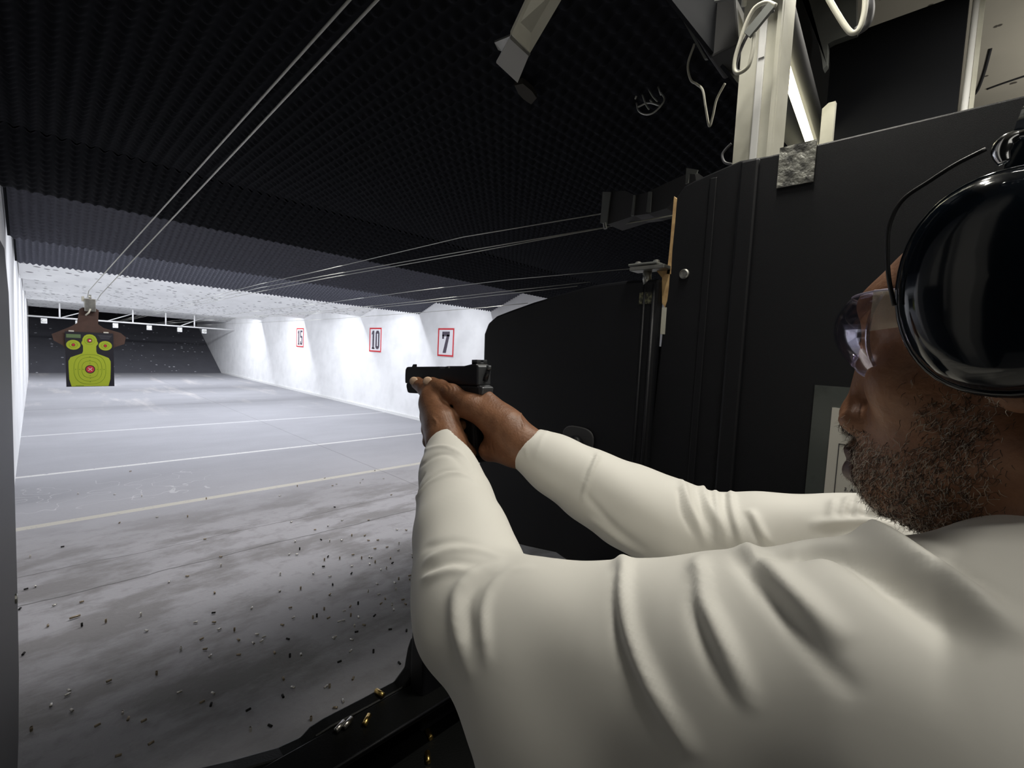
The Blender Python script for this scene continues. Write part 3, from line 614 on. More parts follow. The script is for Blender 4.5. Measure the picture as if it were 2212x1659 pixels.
# mounting plate at the top of the post
q0 = atx(1585, 15, 1.13)
t = thing('mounting_plate', 'grey steel plate with bolts fixed across the top of the whitish post', 'plate', (1.13, q0[1], 2.42))
MB().obox((0, -.075, .06), (.004, 0, 0), (0, .10, .03), (0, -.02, .07)).build('plate', 'grey_paint', t)
for dy_, dz_ in ((.0, .06), (-.015, .02), (-.13, .07)): MB().lathe([(.008, 0), (.008, -.008), (.004, -.012)], (-.005, dy_, dz_), 'x').build('bolt', 'steel', t)
MB().tube([(-.02, -.03, .2), (-.02, -.03, .0), (-.015, -.028, -.03)], .006).build('rod', 'white_metal', t, True)
def loop(px, x, r, label, m='cable', n=8, group=None, jit=0):
    pts_ = [atx(u, v, x+(jit*math.sin(i*1.7))) for i, (u, v) in enumerate(px)]
    return tag(MB().tube(catmull(pts_, 8), r, n).build('power_cord', m, None, True), label, 'cord', group)
GC = 'cords hanging by the whitish post'
loop([(1676, 12), (1655, 5), (1630, 18), (1612, 50), (1600, 85), (1588, 125), (1586, 150), (1594, 158), (1610, 150), (1620, 135), (1628, 95), (1630, 60)], 1.08, .0042, 'light grey cord looped over the top of the whitish post', 'white_metal', group=GC)
loop([(1672, 22), (1650, 35), (1625, 60), (1605, 95), (1592, 130), (1590, 152), (1604, 154)], 1.09, .0035, 'thin dark cord twisted round the light grey cord loop', 'cable_cover', group=GC)
tag(MB().obox(atx(1640, 45, 1.075), (.004, 0, 0), (0, .022, -.020), (0, .006, .007)).build('cord_tag', 'grey_paint'), 'flat grey tag tied into the cord bundle on the post', 'tag')
loop([(1580, 310), (1568, 322), (1560, 335), (1565, 350), (1580, 355)], 1.2, .003, 'small dim cord loop left of the foot of the post', 'cable_cover', group=GC)
loop([(1500, 95), (1486, 140), (1492, 172), (1505, 182), (1518, 195), (1524, 230), (1532, 272), (1540, 250), (1548, 215), (1566, 180)], 1.3, .0032, 'grey cord hanging in a V left of the whitish post', 'white_metal', group=GC)
loop([(1770, -40), (1800, 15), (1830, 62), (1845, 71), (1858, 58), (1868, 20), (1870, -40)], 1.3, .006, 'pale cord hanging in a deep loop in front of the ceiling boards', 'white_metal', group=GC)
loop([(1862, -40), (1878, 10), (1872, 50), (1850, 68)], 1.34, .010, 'black thick cord beside the deep pale loop', 'cable_cover', group=GC)
# wire cage coil
t = thing('wire_cage', 'dim wire cage guard hanging in the dark left of the cords', 'wire cage', tuple(atx(1410, 200, 1.6)))
o_ = np.array(atx(1410, 200, 1.6))
def lp(px, x=1.6): return [atx(u, v, x)-o_ for u, v in px]
for i, px in enumerate([[(1375, 222), (1380, 240), (1395, 247), (1412, 243), (1430, 225), (1435, 212), (1428, 200)], [(1388, 205), (1395, 225), (1402, 236)], [(1400, 190), (1410, 208), (1420, 219)], [(1404, 216), (1412, 224)], [(1372, 214), (1385, 180), (1392, 150), (1400, 130)], [(1400, 130), (1410, 110), (1422, 112), (1428, 126)], [(1428, 205), (1415, 170), (1400, 150), (1388, 152)], [(1376, 232), (1400, 222), (1425, 228)]]):
    MB().tube(catmull(lp(px), 5), .0035, 5).build('wire', 'cable', t, True)
# motor box
t = thing('motor_box', 'dark grey motor housing under the foam left of the whitish post', 'motor housing', (0, 0, 0))
A_ = [atx(1482, 20, 1.28), atx(1490, 60, 1.28), atx(1532, 126, 1.28), atx(1598, 92, 1.28), atx(1590, -10, 1.28), atx(1500, -25, 1.28)]
MB().prism(A_, (.16, .02, .02)).build('housing', 'dark_box', t, bevel=.006)
MB().prism([atx(1486, 50, 1.275), atx(1530, 130, 1.275), atx(1524, 131, 1.275), atx(1478, 48, 1.275)], (-.01, 0, 0)).build('edge_strip', 'grey_paint', t)
# guard bar top centre
t = thing('guard_bar', 'slanted white steel bar with end plate hanging from the foam ceiling', 'guard bar', (0, 0, 0))
P1 = [atz(1100, 82, 2.30), atz(1140, 112, 2.30), atz(1225, -30, 2.36), atz(1150, -30, 2.36)]
e = (P1[1]-P1[0]); L_ = P1[3]-P1[0]
c_ = np.array([atx(1138, 55, .74), atx(1100, 82, .74)])
lo_a, lo_b = np.array(atz(1102, 80, 2.28)), np.array(atz(1143, 118, 2.28)); hi_a, hi_b = np.array(atz(1158, -40, 2.36)), np.array(atz(1236, -40, 2.36))
MB().prism([lo_a, lo_b, hi_b, hi_a], (0, 0, .012)).build('bar', 'white_metal', t)
f0, f1 = np.array(atz(1072, 136, 2.262)), np.array(atz(1118, 179, 2.262))
MB().prism([lo_a+[0, 0, -.001], lo_b+[0, 0, -.001], f1, f0], (0, 0, .004)).build('end_plate', 'white_pipe', t)
g0 = np.array(atz(1068, 92, 2.29)); MB().prism([lo_a+[0, 0, .002], g0, np.array(atz(1076, 108, 2.28)), np.array(atz(1086, 112, 2.275))], (0, 0, .004)).build('side_tab', 'steel', t)
MB().prism([lo_a+[0, 0, -.004], lo_b+[0, 0, -.004], lo_b*.97+hi_b*.03+[0, 0, -.004], lo_a*.93+hi_a*.07+[0, 0, -.004]], (0, 0, .003)).build('weld_seam', 'steel', t)
# worn foam spots beside the bar
tag(MB().add([atz(u, v, 2.567) for u, v in ((1112, 172), (1130, 168), (1150, 185), (1160, 200), (1148, 214), (1132, 203), (1120, 190))], [tuple(range(7))]).build('foam_scrap', 'foam_scrap'), 'torn brownish scrap of foam beside the guard bar end', 'foam scrap').modifiers.new('s', 'SOLIDIFY').thickness = .02

# next lane's grey track box
t = thing('track_box', 'dark grey track box with pale end plates behind the top of the divider', 'track box', (0, 0, 0))
xb = 1.70
def quad(px, x): return [atx(u, v, x) for u, v in px]
MB().prism(quad([(1300, 415), (1350, 412), (1372, 422), (1400, 415), (1440, 395), (1500, 368), (1505, 400), (1458, 430), (1440, 450), (1400, 462), (1370, 466), (1312, 485), (1300, 480)], xb), (.12, 0, 0)).build('housing', 'dark_box', t)
MB().prism(quad([(1304, 415), (1321, 416), (1312, 486), (1298, 482)], xb-.004), (-.006, 0, 0)).build('end_plate', 'grey_paint', t)
MB().prism(quad([(1370, 422), (1374, 422), (1370, 467), (1364, 467)], xb-.004), (-.006, 0, 0)).build('rib', 'grey_paint', t)
MB().prism(quad([(1402, 415), (1409, 415), (1406, 459), (1397, 458)], xb-.004), (-.006, 0, 0)).build('rib', 'grey_paint', t)
MB().prism(quad([(1484, 364), (1509, 368), (1506, 376), (1490, 376), (1488, 396), (1482, 398)], xb-.06), (-.006, 0, 0)).build('bracket', 'grey_paint', t)
MB().tube([atx(1306, 482, xb-.02), atx(1308, 494, xb-.02)], .008).build('clamp', 'steel', t)
# next divider's upper board, conduit, bracket, tube light
t = thing('upper_board', 'large black board reaching the ceiling in the next booth', 'board', (0, 0, 0))
MB().prism([(2.2, .498, 2.87), (2.2, .10, 2.87), (2.2, .10, 1.4), (2.2, .48, 1.4), (2.2, .485, 2.78)], (.04, 0, 0)).build('board', 'black_board', t)
t = thing('conduit', 'vertical white conduit along the rear edge of the black upper board', 'conduit', (2.2, .078, 0))
MB().tube([(0, 0.004, 1.2), (0, 0.004, 2.99)], .009, 12).build('pipe', 'white_pipe', t, True)
MB().box((.004, -.018, 1.2), (.02, -.006, 2.99)).build('backing_strip', 'white_metal', t)
xp = 1.9; q = atx(1785, 240, xp)
t = thing('corner_post', 'short white steel post lit by the strip light, above the divider', 'post', tuple(q))
qa, qb = atx(1775, 225, xp), atx(1802, 222, xp)
MB().prism([tl(q, atx(1776, 235, xp)), tl(q, atx(1790, 222, xp)), tl(q, atx(1805, 218, xp)), tl(q, (xp, atx(1801, 320, xp)[1], .005)), tl(q, (xp, atx(1776, 322, xp)[1], .005))], (.02, 0, 0)).build('plate', 'white_metal', t)
t = thing('bracket', 'grey ceiling bracket hanging between the whitish post and the black board', 'bracket', (0, 0, 0))
MB().prism(quad([(1725, -20), (1742, -20), (1760, 60), (1775, 125), (1778, 150), (1786, 140), (1788, 95), (1800, 88), (1850, 70), (1850, -20)], 1.95), (.03, 0, 0)).build('plate', 'grey_paint', t)
for k, px_ in enumerate((((2080, 215), (2107, 202), (2125, 160), (2140, 105)), ((2132, 192), (2165, 180), (2230, 158)))):
    struct(MB().tube(catmull([atz(u, v, 2.999) for u, v in px_], 4), .006, 6).build('ceiling_crack_%d' % (k+1), 'ink', None, True))  # dark tubes drawn as cracks in the ceiling boards
t = thing('strip_light', 'glowing slanted tube light beyond the whitish post', 'lamp', (0, 0, 0))
A_, B_ = np.array(atz(1700, 158, 2.50)), np.array(atz(1757, 330, 2.48))
MB().tube([A_-(B_-A_)*.5, B_], .014, 12).build('glowing_tube', 'tube', t, True)
MB().tube([A_-(B_-A_)*.5+[0, -.02, .045], B_+[0, -.02, .045]], .03, 8).build('housing', 'dark_box', t, True)

# ------------------------------------------------------------------ the shooter: distance fields, smoothly joined, turned into skins
import openvdb
class Field:
    def __init__(s, lo, hi, vox):
        s.lo = np.array(lo, np.float32); s.vox = vox; s.n = np.ceil((np.array(hi)-lo)/vox).astype(int)+1
        s.a = np.full(s.n, 1., np.float32)
    def _box(s, lo, hi, k):
        i0 = np.maximum(np.floor((np.array(lo)-s.lo-k)/s.vox).astype(int), 0); i1 = np.minimum(np.ceil((np.array(hi)-s.lo+k)/s.vox).astype(int)+1, s.n)
        if (i1 <= i0).any(): return None, None
        g = np.meshgrid(*[s.lo[j]+s.vox*np.arange(i0[j], i1[j], dtype=np.float32) for j in range(3)], indexing='ij')
        return tuple(slice(i0[j], i1[j]) for j in range(3)), np.stack(g, -1)
    def comb(s, sl, d, k, op):
        a = s.a[sl]
        if op == 'add':
            h = np.clip(.5+.5*(a-d)/k, 0, 1) if k > 0 else (a > d); s.a[sl] = a*(1-h)+d*h-(k*h*(1-h) if k > 0 else 0)
        else:
            d = -d; h = np.clip(.5-.5*(a-d)/k, 0, 1); s.a[sl] = a*(1-h)+d*h+k*h*(1-h)
    def cap(s, a, b, ra, rb, k=.015, op='add', flat=None):
        a, b = np.array(a, np.float32), np.array(b, np.float32); r = max(ra, rb); m = 2*k+.012
        sl, P = s._box(np.minimum(a, b)-r, np.maximum(a, b)+r, m)
        if sl is None: return
        ab = b-a; t = np.clip(((P-a)@ab)/max(ab@ab, 1e-9), 0, 1); q = P-(a+t[..., None]*ab)
        if flat is not None:                            # (axis, factor): squash along an axis
            ax = nrm(flat[0]).astype(np.float32); c = q@ax; q = q+(c*(1/flat[1]-1))[..., None]*ax
        s.comb(sl, np.linalg.norm(q, axis=-1)-(ra+t*(rb-ra)), k, op)
    def ell(s, c, r, k=.015, op='add', rot=None):
        c = np.array(c, np.float32); r = np.array(r, np.float32); m = r.max()
        sl, P = s._box(c-m, c+m, 2*k+.012)
        if sl is None: return
        q = P-c
        if rot is not None: q = q@np.array(rot, np.float32)   # columns = local axes
        k0 = np.linalg.norm(q/r, axis=-1); k1 = np.linalg.norm(q/(r*r), axis=-1)
        s.comb(sl, k0*(k0-1)/np.maximum(k1, 1e-6), k, op)
    def plane(s, p, n, lo, hi, k=.004):                # cut away what lies on the +n side inside a box
        n = nrm(n).astype(np.float32); sl, P = s._box(lo, hi, 0)
        if sl is None: return
        d = (P-np.array(p, np.float32))@n; a = s.a[sl]; h = np.clip(.5-.5*(a-d)/k, 0, 1); s.a[sl] = a*(1-h)+d*h+k*h*(1-h)
    def mesh(s, name, m, parent=None, adapt=0.0):
        g = openvdb.FloatGrid(1.0); g.copyFromArray(s.a); pts_, tri, qd = g.convertToPolygons(0.0, adapt)
        v = pts_.astype(np.float32)*s.vox+s.lo
        return fastmesh(name, v, qd[:, ::-1], tri[:, ::-1], m, parent)
def fastmesh(name, v, qd, tri, m, parent=None, smooth=True):
    me = D.meshes.new(name); me.vertices.add(len(v)); me.vertices.foreach_set('co', v.astype(np.float32).ravel())
    li = np.concatenate([qd[:, ::-1].ravel(), tri[:, ::-1].ravel()]).astype(np.int32); nq, ntr = len(qd), len(tri)
    me.loops.add(len(li)); me.loops.foreach_set('vertex_index', li)
    st = np.concatenate([np.arange(nq)*4, nq*4+np.arange(ntr)*3]).astype(np.int32)
    me.polygons.add(nq+ntr); me.polygons.foreach_set('loop_start', st); me.update(calc_edges=True); me.validate()
    if smooth: me.polygons.foreach_set('use_smooth', np.ones(nq+ntr, bool))
    me.materials.append(MATS[m]); return link(D.objects.new(name, me), parent)
def V(x, y, z): return np.array([x, y, z+CH])           # heights given from eye level
def grabco(me):
    a = np.empty(len(me.vertices)*3, np.float32); me.vertices.foreach_get('co', a); return a.reshape(-1, 3)
def grabn(me):
    a = np.empty(len(me.vertices)*3, np.float32); me.vertex_normals.foreach_get('vector', a); return a.reshape(-1, 3)

person = thing('person', 'man in a white long sleeve shirt aiming a black pistol with both hands', 'person', (.46, -.02, 0))
PL = np.array([.46, -.02, 0])
def adopt(o):                                          # parent keeps the mesh where it stands
    o.parent = person; o.matrix_parent_inverse = Matrix.Translation(-Vector(PL)); return o

# key joints
LW = V(.402, .512, -.140); LE = V(.284, .306, -.247); LS = V(.335, .038, -.186)
RW = V(.470, .434, -.129); RE = V(.605, .225, -.235); RS = V(.655, -.035, -.195)
NECK = V(.455, -.06, -.09); HO = V(.440, -.034, .012)

# ---- head frame
def rotz(a): c, s_ = math.cos(a), math.sin(a); return np.array([[c, s_, 0], [-s_, c, 0], [0, 0, 1.]])   # positive turns to the right
def rotx(a): c, s_ = math.cos(a), math.sin(a); return np.array([[1, 0, 0], [0, c, s_], [0, -s_, c]])     # positive tips forward
HR = rotz(math.radians(12))
def hp(x, y, z): return HO+HR@np.array([x, y, z])
f = Field(V(.20, -.26, -.30), V(.68, .16, .26), .0021)
Eh = lambda c, r, k=.012, op='add', rx=0: f.ell(hp(*c), r, k, op, HR@rotx(rx) if rx else HR)
Ch = lambda a, b, ra, rb, k=.012, op='add': f.cap(hp(*a), hp(*b), ra, rb, k, op)
Eh((0, -.026, .040), (.075, .096, .080)); Eh((0, .034, .034), (.061, .057, .046), .03)          # cranium, forehead
Eh((0, .030, -.025), (.061, .056, .068), .03); Eh((0, .034, -.075), (.049, .042, .044), .03)     # mid face, jaw
Ch((-.057, -.006, -.055), (-.022, .058, -.098), .017, .017, .025); Ch((.057, -.006, -.055), (.022, .058, -.098), .017, .017, .025)
Eh((0, .066, -.099), (.024, .015, .016), .02)                                                  # chin
for s_ in (-1, 1):
    Ch((s_*.041, .070, .034), (s_*.012, .086, .036), .009, .011, .018)                          # brow
    Eh((s_*.047, .055, -.022), (.020, .020, .018), .02)                                         # cheekbone
    Eh((s_*.033, .090, .009), (.017, .012, .012), .010, 'sub'); Eh((s_*.032, .073, .008), (.0135, .0135, .0125), .004)   # socket, eyeball
    Ch((s_*.040, .077, .002), (s_*.022, .083, .000), .0030, .0035, .006)                         # lower lid
    Ch((s_*.040, .077, .015), (s_*.020, .084, .016), .0032, .0035, .006)                          # upper lid
    Eh((s_*.018, .088, -.053), (.010, .014, .010), .008)                                        # nostril wing
    Eh((s_*.012, .094, -.061), (.0045, .008, .006), .003, 'sub')
    Eh((s_*.078, -.004, .0), (.010, .020, .032), .008)                                         # ear
Ch((0, .087, .020), (0, .093, -.040), .009, .011, .012); Eh((0, .0945, -.050), (.014, .013, .012), .010)   # nose
Eh((0, .070, -.080), (.030, .017, .024), .02)                                                   # muzzle
Ch((-.020, .080, -.078), (0, .092, -.078), .006, .0075, .008); Ch((.020, .080, -.078), (0, .092, -.078), .006, .0075, .008)
Ch((-.019, .078, -.092), (0, .091, -.0945), .006, .0085, .007); Ch((.019, .078, -.092), (0, .091, -.0945), .006, .0085, .007)
Ch((-.026, .080, -.0855), (.026, .080, -.0855), .0022, .0022, .003, 'sub'); Ch((0, .104, -.0860), (0, .084, -.0860), .003, .0015, .004, 'sub'); Ch((0, .094, -.108), (0, .088, -.106), .007, .005, .006, 'sub')
Ch((0, -.048, -.04), (0, -.070, -.16), .056, .066, .03)                                         # neck
f.cap(V(.455, -.05, -.10), V(.46, -.08, -.20), .058, .080, .03)
f.cap(V(.46, -.08, -.19), V(.36, -.08, -.22), .06, .05, .04); f.cap(V(.46, -.08, -.19), V(.58, -.08, -.22), .06, .05, .04)
# neck cord (the muscle from behind the ear to the collar bone)
f.cap(hp(-.052, -.03, -.05), V(.420, -.01, -.20), .014, .012, .02)
head = f.mesh('head_part', 'skin')

# ---- forearms, hands: finger by finger
f = Field(V(.22, .26, -.31), V(.66, .74, -.02), .0017)
def chain(pts_, rs, k=.006, kk=None):
    for i in range(len(pts_)-1): f.cap(pts_[i], pts_[i+1], rs[i], rs[i+1], (kk if (kk and i == 0) else k))
f.cap(LE, LW, .040, .026, .01); f.cap(RE, RW, .042, .027, .01)
# right hand (far): wrist, back of the hand, thumb pointing forward along the left side of the frame
zg = lambda y: 0
f.cap(RW, V(.470, .468, -.108), .0245, .0245, .02, flat=((1, 0, 0), .85))
web = V(.461, .497, -.070)
f.cap(V(.469, .462, -.102), web, .020, .0105, .014)
f.cap(V(.472, .455, -.118), V(.490, .545, -.084), .018, .0125, .014)        # index side of the hand
f.cap(V(.474, .445, -.128), V(.492, .530, -.105), .020, .013, .016)
f.cap(V(.472, .445, -.138), V(.490, .520, -.130), .020, .012, .016)
f.cap(V(.466, .440, -.130), V(.452, .478, -.143), .022, .016, .018)       # heel of the palm
f.cap(V(.458, .455, -.108), V(.440, .512, -.083), .022, .0165, .018)        # ball of the thumb
f.cap(V(.440, .512, -.083), V(.4335, .545, -.0665), .0160, .0122, .012)
f.cap(V(.4335, .545, -.0665), V(.4325, .572, -.0605), .0122, .0112, .008)
f.cap(V(.4325, .572, -.0605), V(.4335, .596, -.0565), .0112, .0104, .006)
for i, (z, ytip) in enumerate(((-.093, .545), (-.113, .542), (-.131, .538))):   # three fingers round the grip
    m_ = V(.492, .535-.006*i, z); chain([m_, V(.490, .572, z-.001), V(.466, .583, z-.001), V(.4445, .572, z), V(.4410, ytip-.012, z)], [.0115, .0098, .0092, .0088, .0080], .004)
chain([V(.491, .545, -.076), V(.487, .590, -.070), V(.481, .618, -.066), V(.478, .640, -.063)], [.0115, .0095, .0085, .0078], .004)  # index along the frame
# left hand (near): palm over the other hand's finger tips, thumb up and forward
f.cap(LW, V(0.4120, 0.5380, -.115), .0255, .0235, .018, flat=((1, 0, .3), .8))
f.cap(V(0.4080, 0.5260, -.122), V(0.4200, 0.5830, -.088), .022, .0155, .014)
f.cap(V(0.4060, 0.5280, -.128), V(0.4230, 0.5850, -.108), .020, .0135, .014)
f.cap(V(0.4080, 0.5260, -.135), V(0.4250, 0.5810, -.126), .019, .0125, .014)
f.cap(V(0.4120, 0.5200, -.140), V(0.4270, 0.5730, -.142), .019, .0125, .016)
f.cap(V(0.4150, 0.5130, -.145), V(0.4400, 0.5130, -.152), .017, .0135, .014)       # heel of the palm beside the magazine
f.cap(V(0.4080, 0.5380, -.105), V(0.4240, 0.5850, -.078), .018, .0140, .012)       # ball of the thumb
f.cap(V(0.4240, 0.5850, -.078), V(0.4345, 0.6150, -.0665), .0140, .0122, .008)
f.cap(V(0.4345, 0.6150, -.0665), V(0.4385, 0.6430, -.0600), .0120, .0108, .006)
for i, z in enumerate((-.088, -.107, -.126, -.143)):                         # fingers folded round the front of the grip
    s_ = .004*i
    chain([V(.421, .590-s_, z), V(.440, .612-s_, z), V(.474, .612-s_, z-.001), V(.500, .594-s_, z-.001), V(.506, .568-s_, z)], [.0125, .0105, .0098, .009, .008], .004)
hands = f.mesh('hand_part', 'skin')
# join head, neck and hands as the one body mesh
va, vb = grabco(head.data), grabco(hands.data)
def faces_of(me):
    q, t_ = [], []
    ls = np.empty(len(me.polygons), np.int32); lt = ls.copy(); me.polygons.foreach_get('loop_start', ls); me.polygons.foreach_get('loop_total', lt)
    li = np.empty(len(me.loops), np.int32); me.loops.foreach_get('vertex_index', li)
    qs, ts = ls[lt == 4], ls[lt == 3]
    return (li[qs[:, None]+np.arange(4)], li[ts[:, None]+np.arange(3)])
qa_, ta_ = faces_of(head.data); qb_, tb_ = faces_of(hands.data)
body = fastmesh('body', np.concatenate([va, vb]), np.concatenate([qa_, qb_+len(va)])[:, ::-1], np.concatenate([ta_, tb_+len(va)])[:, ::-1], 'skin')
for o in (head, hands): D.objects.remove(o)
adopt(body)
# thumb nails
def nail(c, fw, up, n_):
    fw, up, n_ = nrm(fw), nrm(up), nrm(n_); mb = MB(); g = 7; vs = []
    for i in range(g):
        for j in range(g):
            a, b = (i/(g-1)-.5)*2, (j/(g-1)-.5)*2
            q_ = max(abs(a), abs(b)); rr = math.hypot(a, b) or 1; a2, b2 = a*q_/rr*1.0, b*q_/rr*1.0
            vs.append(c+fw*a2*.0085+up*b2*.0072-n_*(.0022*b2*b2+.0012*max(a2, 0)**2))
    mb.add(vs, [(i*g+j, i*g+j+1, (i+1)*g+j+1, (i+1)*g+j) for i in range(g-1) for j in range(g-1)])
    o = mb.build('thumb_nail', 'nail', None, True); o.modifiers.new('s', 'SOLIDIFY').thickness = .0006; return adopt(o)
nail(V(.4224, .5953, -.0516), (-.3, 1, .12), (.4, 0, 1), (-1, -.30, .42))
nail(V(.4270, .6398, -.0551), (-.2, 1, .25), (.4, -.2, 1), (-1, -.25, .42))

# ---- shirt
f = Field(V(.16, -.36, -.72), V(.80, .56, -.02), .0027)
def arm(a, b, rs, k=.02, bow=None):
    n = len(rs)-1; a, b = np.array(a), np.array(b)
    P_ = [a+(b-a)*i/n for i in range(n+1)]
    if bow is not None: P_ = [p_+np.array(bow)*math.sin(math.pi*i/n) for i, p_ in enumerate(P_)]
    for i in range(n): f.cap(P_[i], P_[i+1], rs[i], rs[i+1], k)
arm(LE, LW, [.051, .053, .049, .042, .036, .0325], .02, (-.002, 0, -.004))
arm(LS, LE, [.078, .072, .066, .059, .053], .03, (0, 0, -.018))
arm(RE, RW, [.056, .056, .052, .045, .0375, .0310], .02, (.0, 0, -.006))
arm(RS, RE, [.072, .066, .062, .060, .056], .03, (0, 0, 0))
# trunk
f.ell(V(.47, -.02, -.34), (.200, .145, .20), .05); f.ell(V(.47, .00, -.52), (.185, .150, .25), .06)
f.cap(V(.33, -.05, -.20), V(.62, -.07, -.21), .085, .075, .05)
f.cap(V(.42, -.10, -.155), V(.50, -.11, -.16), .085, .085, .05)               # upper back
f.cap(LS+[.0, -.03, .0], V(.42, -.09, -.125), .070, .070, .04); f.cap(RS, V(.50, -.09, -.13), .060, .068, .04)
f.cap(V(.285, .21, -.30), V(.30, .17, -.52), .060, .085, .06)                # side of the chest below the arm
f.cap(V(.46, .10, -.30), V(.46, .12, -.45), .10, .12, .05)
f.plane(LW+nrm(LW-LE)*-.004, nrm(LW-LE)+np.array([.0, .0, -.25]), LW-.07, LW+.07)
f.plane(RW+nrm(RW-RE)*-.004, nrm(RW-RE)+np.array([.1, 0, .25]), RW-.07, RW+.07)
# collar opening round the neck
f.cap(V(.455, -.045, -.03), V(.458, -.075, -.15), .070, .066, .006, 'sub')
f.plane(V(.45, -.05, -.705), (0, 0, -1), V(.16, -.36, -.80), V(.80, .56, -.60))
shirt = f.mesh('shirt', 'shirt')
SHIRT_FOLDS = []
# (pixels along the fold, width m, height m)
FOLDS = [
 ([(1345,1212),(1345,1290),(1362,1380),(1405,1480),(1460,1570),(1500,1640)], 0.0060, 0.0066),
 ([(1332,1230),(1330,1310),(1345,1400),(1385,1500),(1430,1590)], 0.0040, -0.0030),
 ([(1508,1222),(1515,1290),(1548,1360),(1590,1450),(1630,1540)], 0.0056, 0.0056),
 ([(1500,1260),(1502,1330),(1535,1420),(1590,1530)], 0.0040, -0.0030),
 ([(1615,1190),(1660,1225),(1710,1275),(1770,1335),(1830,1395)], 0.0065, 0.0062),
 ([(1600,1215),(1640,1270),(1710,1350),(1790,1440),(1860,1510)], 0.0052, -0.0030),
 ([(1680,1165),(1740,1142),(1815,1143),(1900,1168),(2005,1235),(2120,1318),(2230,1395)], .0080, .0110),
 ([(1715,1190),(1775,1180),(1840,1195),(1920,1250),(2020,1335),(2130,1420)], .0085, -.0110),
 ([(1800,1132),(1880,1130),(1960,1150),(2060,1200),(2212,1275)], 0.0065, 0.0065),
 ([(1900,1150),(1990,1185),(2090,1240),(2200,1310)], 0.0040, -0.0025),
 ([(1900,1105),(1990,1100),(2090,1115),(2212,1145)], 0.0058, 0.0048),
 ([(1000,1400),(985,1340),(990,1280),(1030,1235),(1090,1212)], 0.0065, 0.0048),
 ([(1050,1390),(1045,1320),(1060,1270),(1100,1235),(1160,1222)], 0.0050, 0.0032),
 ([(1015,1360),(1012,1310),(1030,1265),(1070,1235)], 0.0041, -0.0025),
 ([(935,1205),(980,1188),(1040,1190),(1090,1210)], 0.0043, 0.0028),
 ([(935,1228),(980,1215),(1040,1218)], 0.0043, -0.0024),
 ([(930,1245),(980,1233),(1030,1240)], 0.0043, 0.0028),
 ([(930,1180),(980,1170),(1040,1175)], 0.0043, -0.0016),
 ([(905,985),(920,970),(960,965),(1000,985),(1020,1010)], 0.0030, 0.0024),
 ([(905,1010),(940,985),(975,985),(1010,1020)], 0.0034, -0.0016),
 ([(900,1075),(930,1040),(975,1022),(1015,1030),(1035,1050)], 0.0034, 0.0024),
 ([(908,1055),(925,1035),(960,1015),(1010,1018)], 0.0026, -0.0020),
 ([(895,1095),(900,1060),(918,1020)], 0.0026, -0.0024),
 ([(1290,985),(1275,1020),(1262,1060),(1260,1085)], 0.0032, 0.0040),
 ([(1283,985),(1268,1020),(1255,1065)], 0.0026, -0.0024),
 ([(1188,925),(1172,945),(1160,975),(1150,1000)], 0.0030, 0.0024),
 ([(1125,935),(1135,970),(1142,1000)], 0.0026, 0.0020),
 ([(1475,1045),(1488,1090),(1510,1140),(1525,1185),(1520,1215)], 0.0048, 0.0048),
 ([(1465,1060),(1475,1110),(1500,1160)], 0.0027, -0.0025),
 ([(1518,1055),(1530,1090),(1548,1130),(1555,1180)], 0.0038, 0.0048),
 ([(1505,1060),(1520,1110),(1535,1150)], 0.0027, -0.0025),
 ([(1545,1060),(1550,1100),(1565,1150),(1570,1200)], 0.0038, 0.0048),
 ([(1578,1062),(1582,1100),(1596,1150),(1610,1190)], 0.0043, 0.0048),
 ([(1565,1065),(1570,1110),(1585,1160)], 0.0027, -0.0025),
 ([(1630,1120),(1645,1150),(1662,1178)], 0.0043, 0.0048),
 ([(1615,1120),(1628,1150),(1645,1180)], 0.0027, -0.0020),
 ([(1800,1090),(1798,1110),(1800,1128)], 0.0043, 0.0040),
 ([(1830,1085),(1822,1105),(1825,1125)], 0.0043, 0.0048),
 ([(1862,1080),(1850,1100),(1848,1122)], 0.0057, 0.0056),
 ([(1900,1092),(1888,1105),(1885,1120)], 0.0043, 0.0048),
 ([(1845,1090),(1838,1110),(1838,1125)], 0.0027, -0.0025),
 ([(1878,1090),(1870,1108),(1868,1125)], 0.0027, -0.0025),
 ([(1290,1130),(1350,1175),(1420,1210),(1480,1222)], 0.0051, 0.0024),
 ([(1270,1075),(1330,1140),(1400,1190)], 0.0051, -0.0020),
]
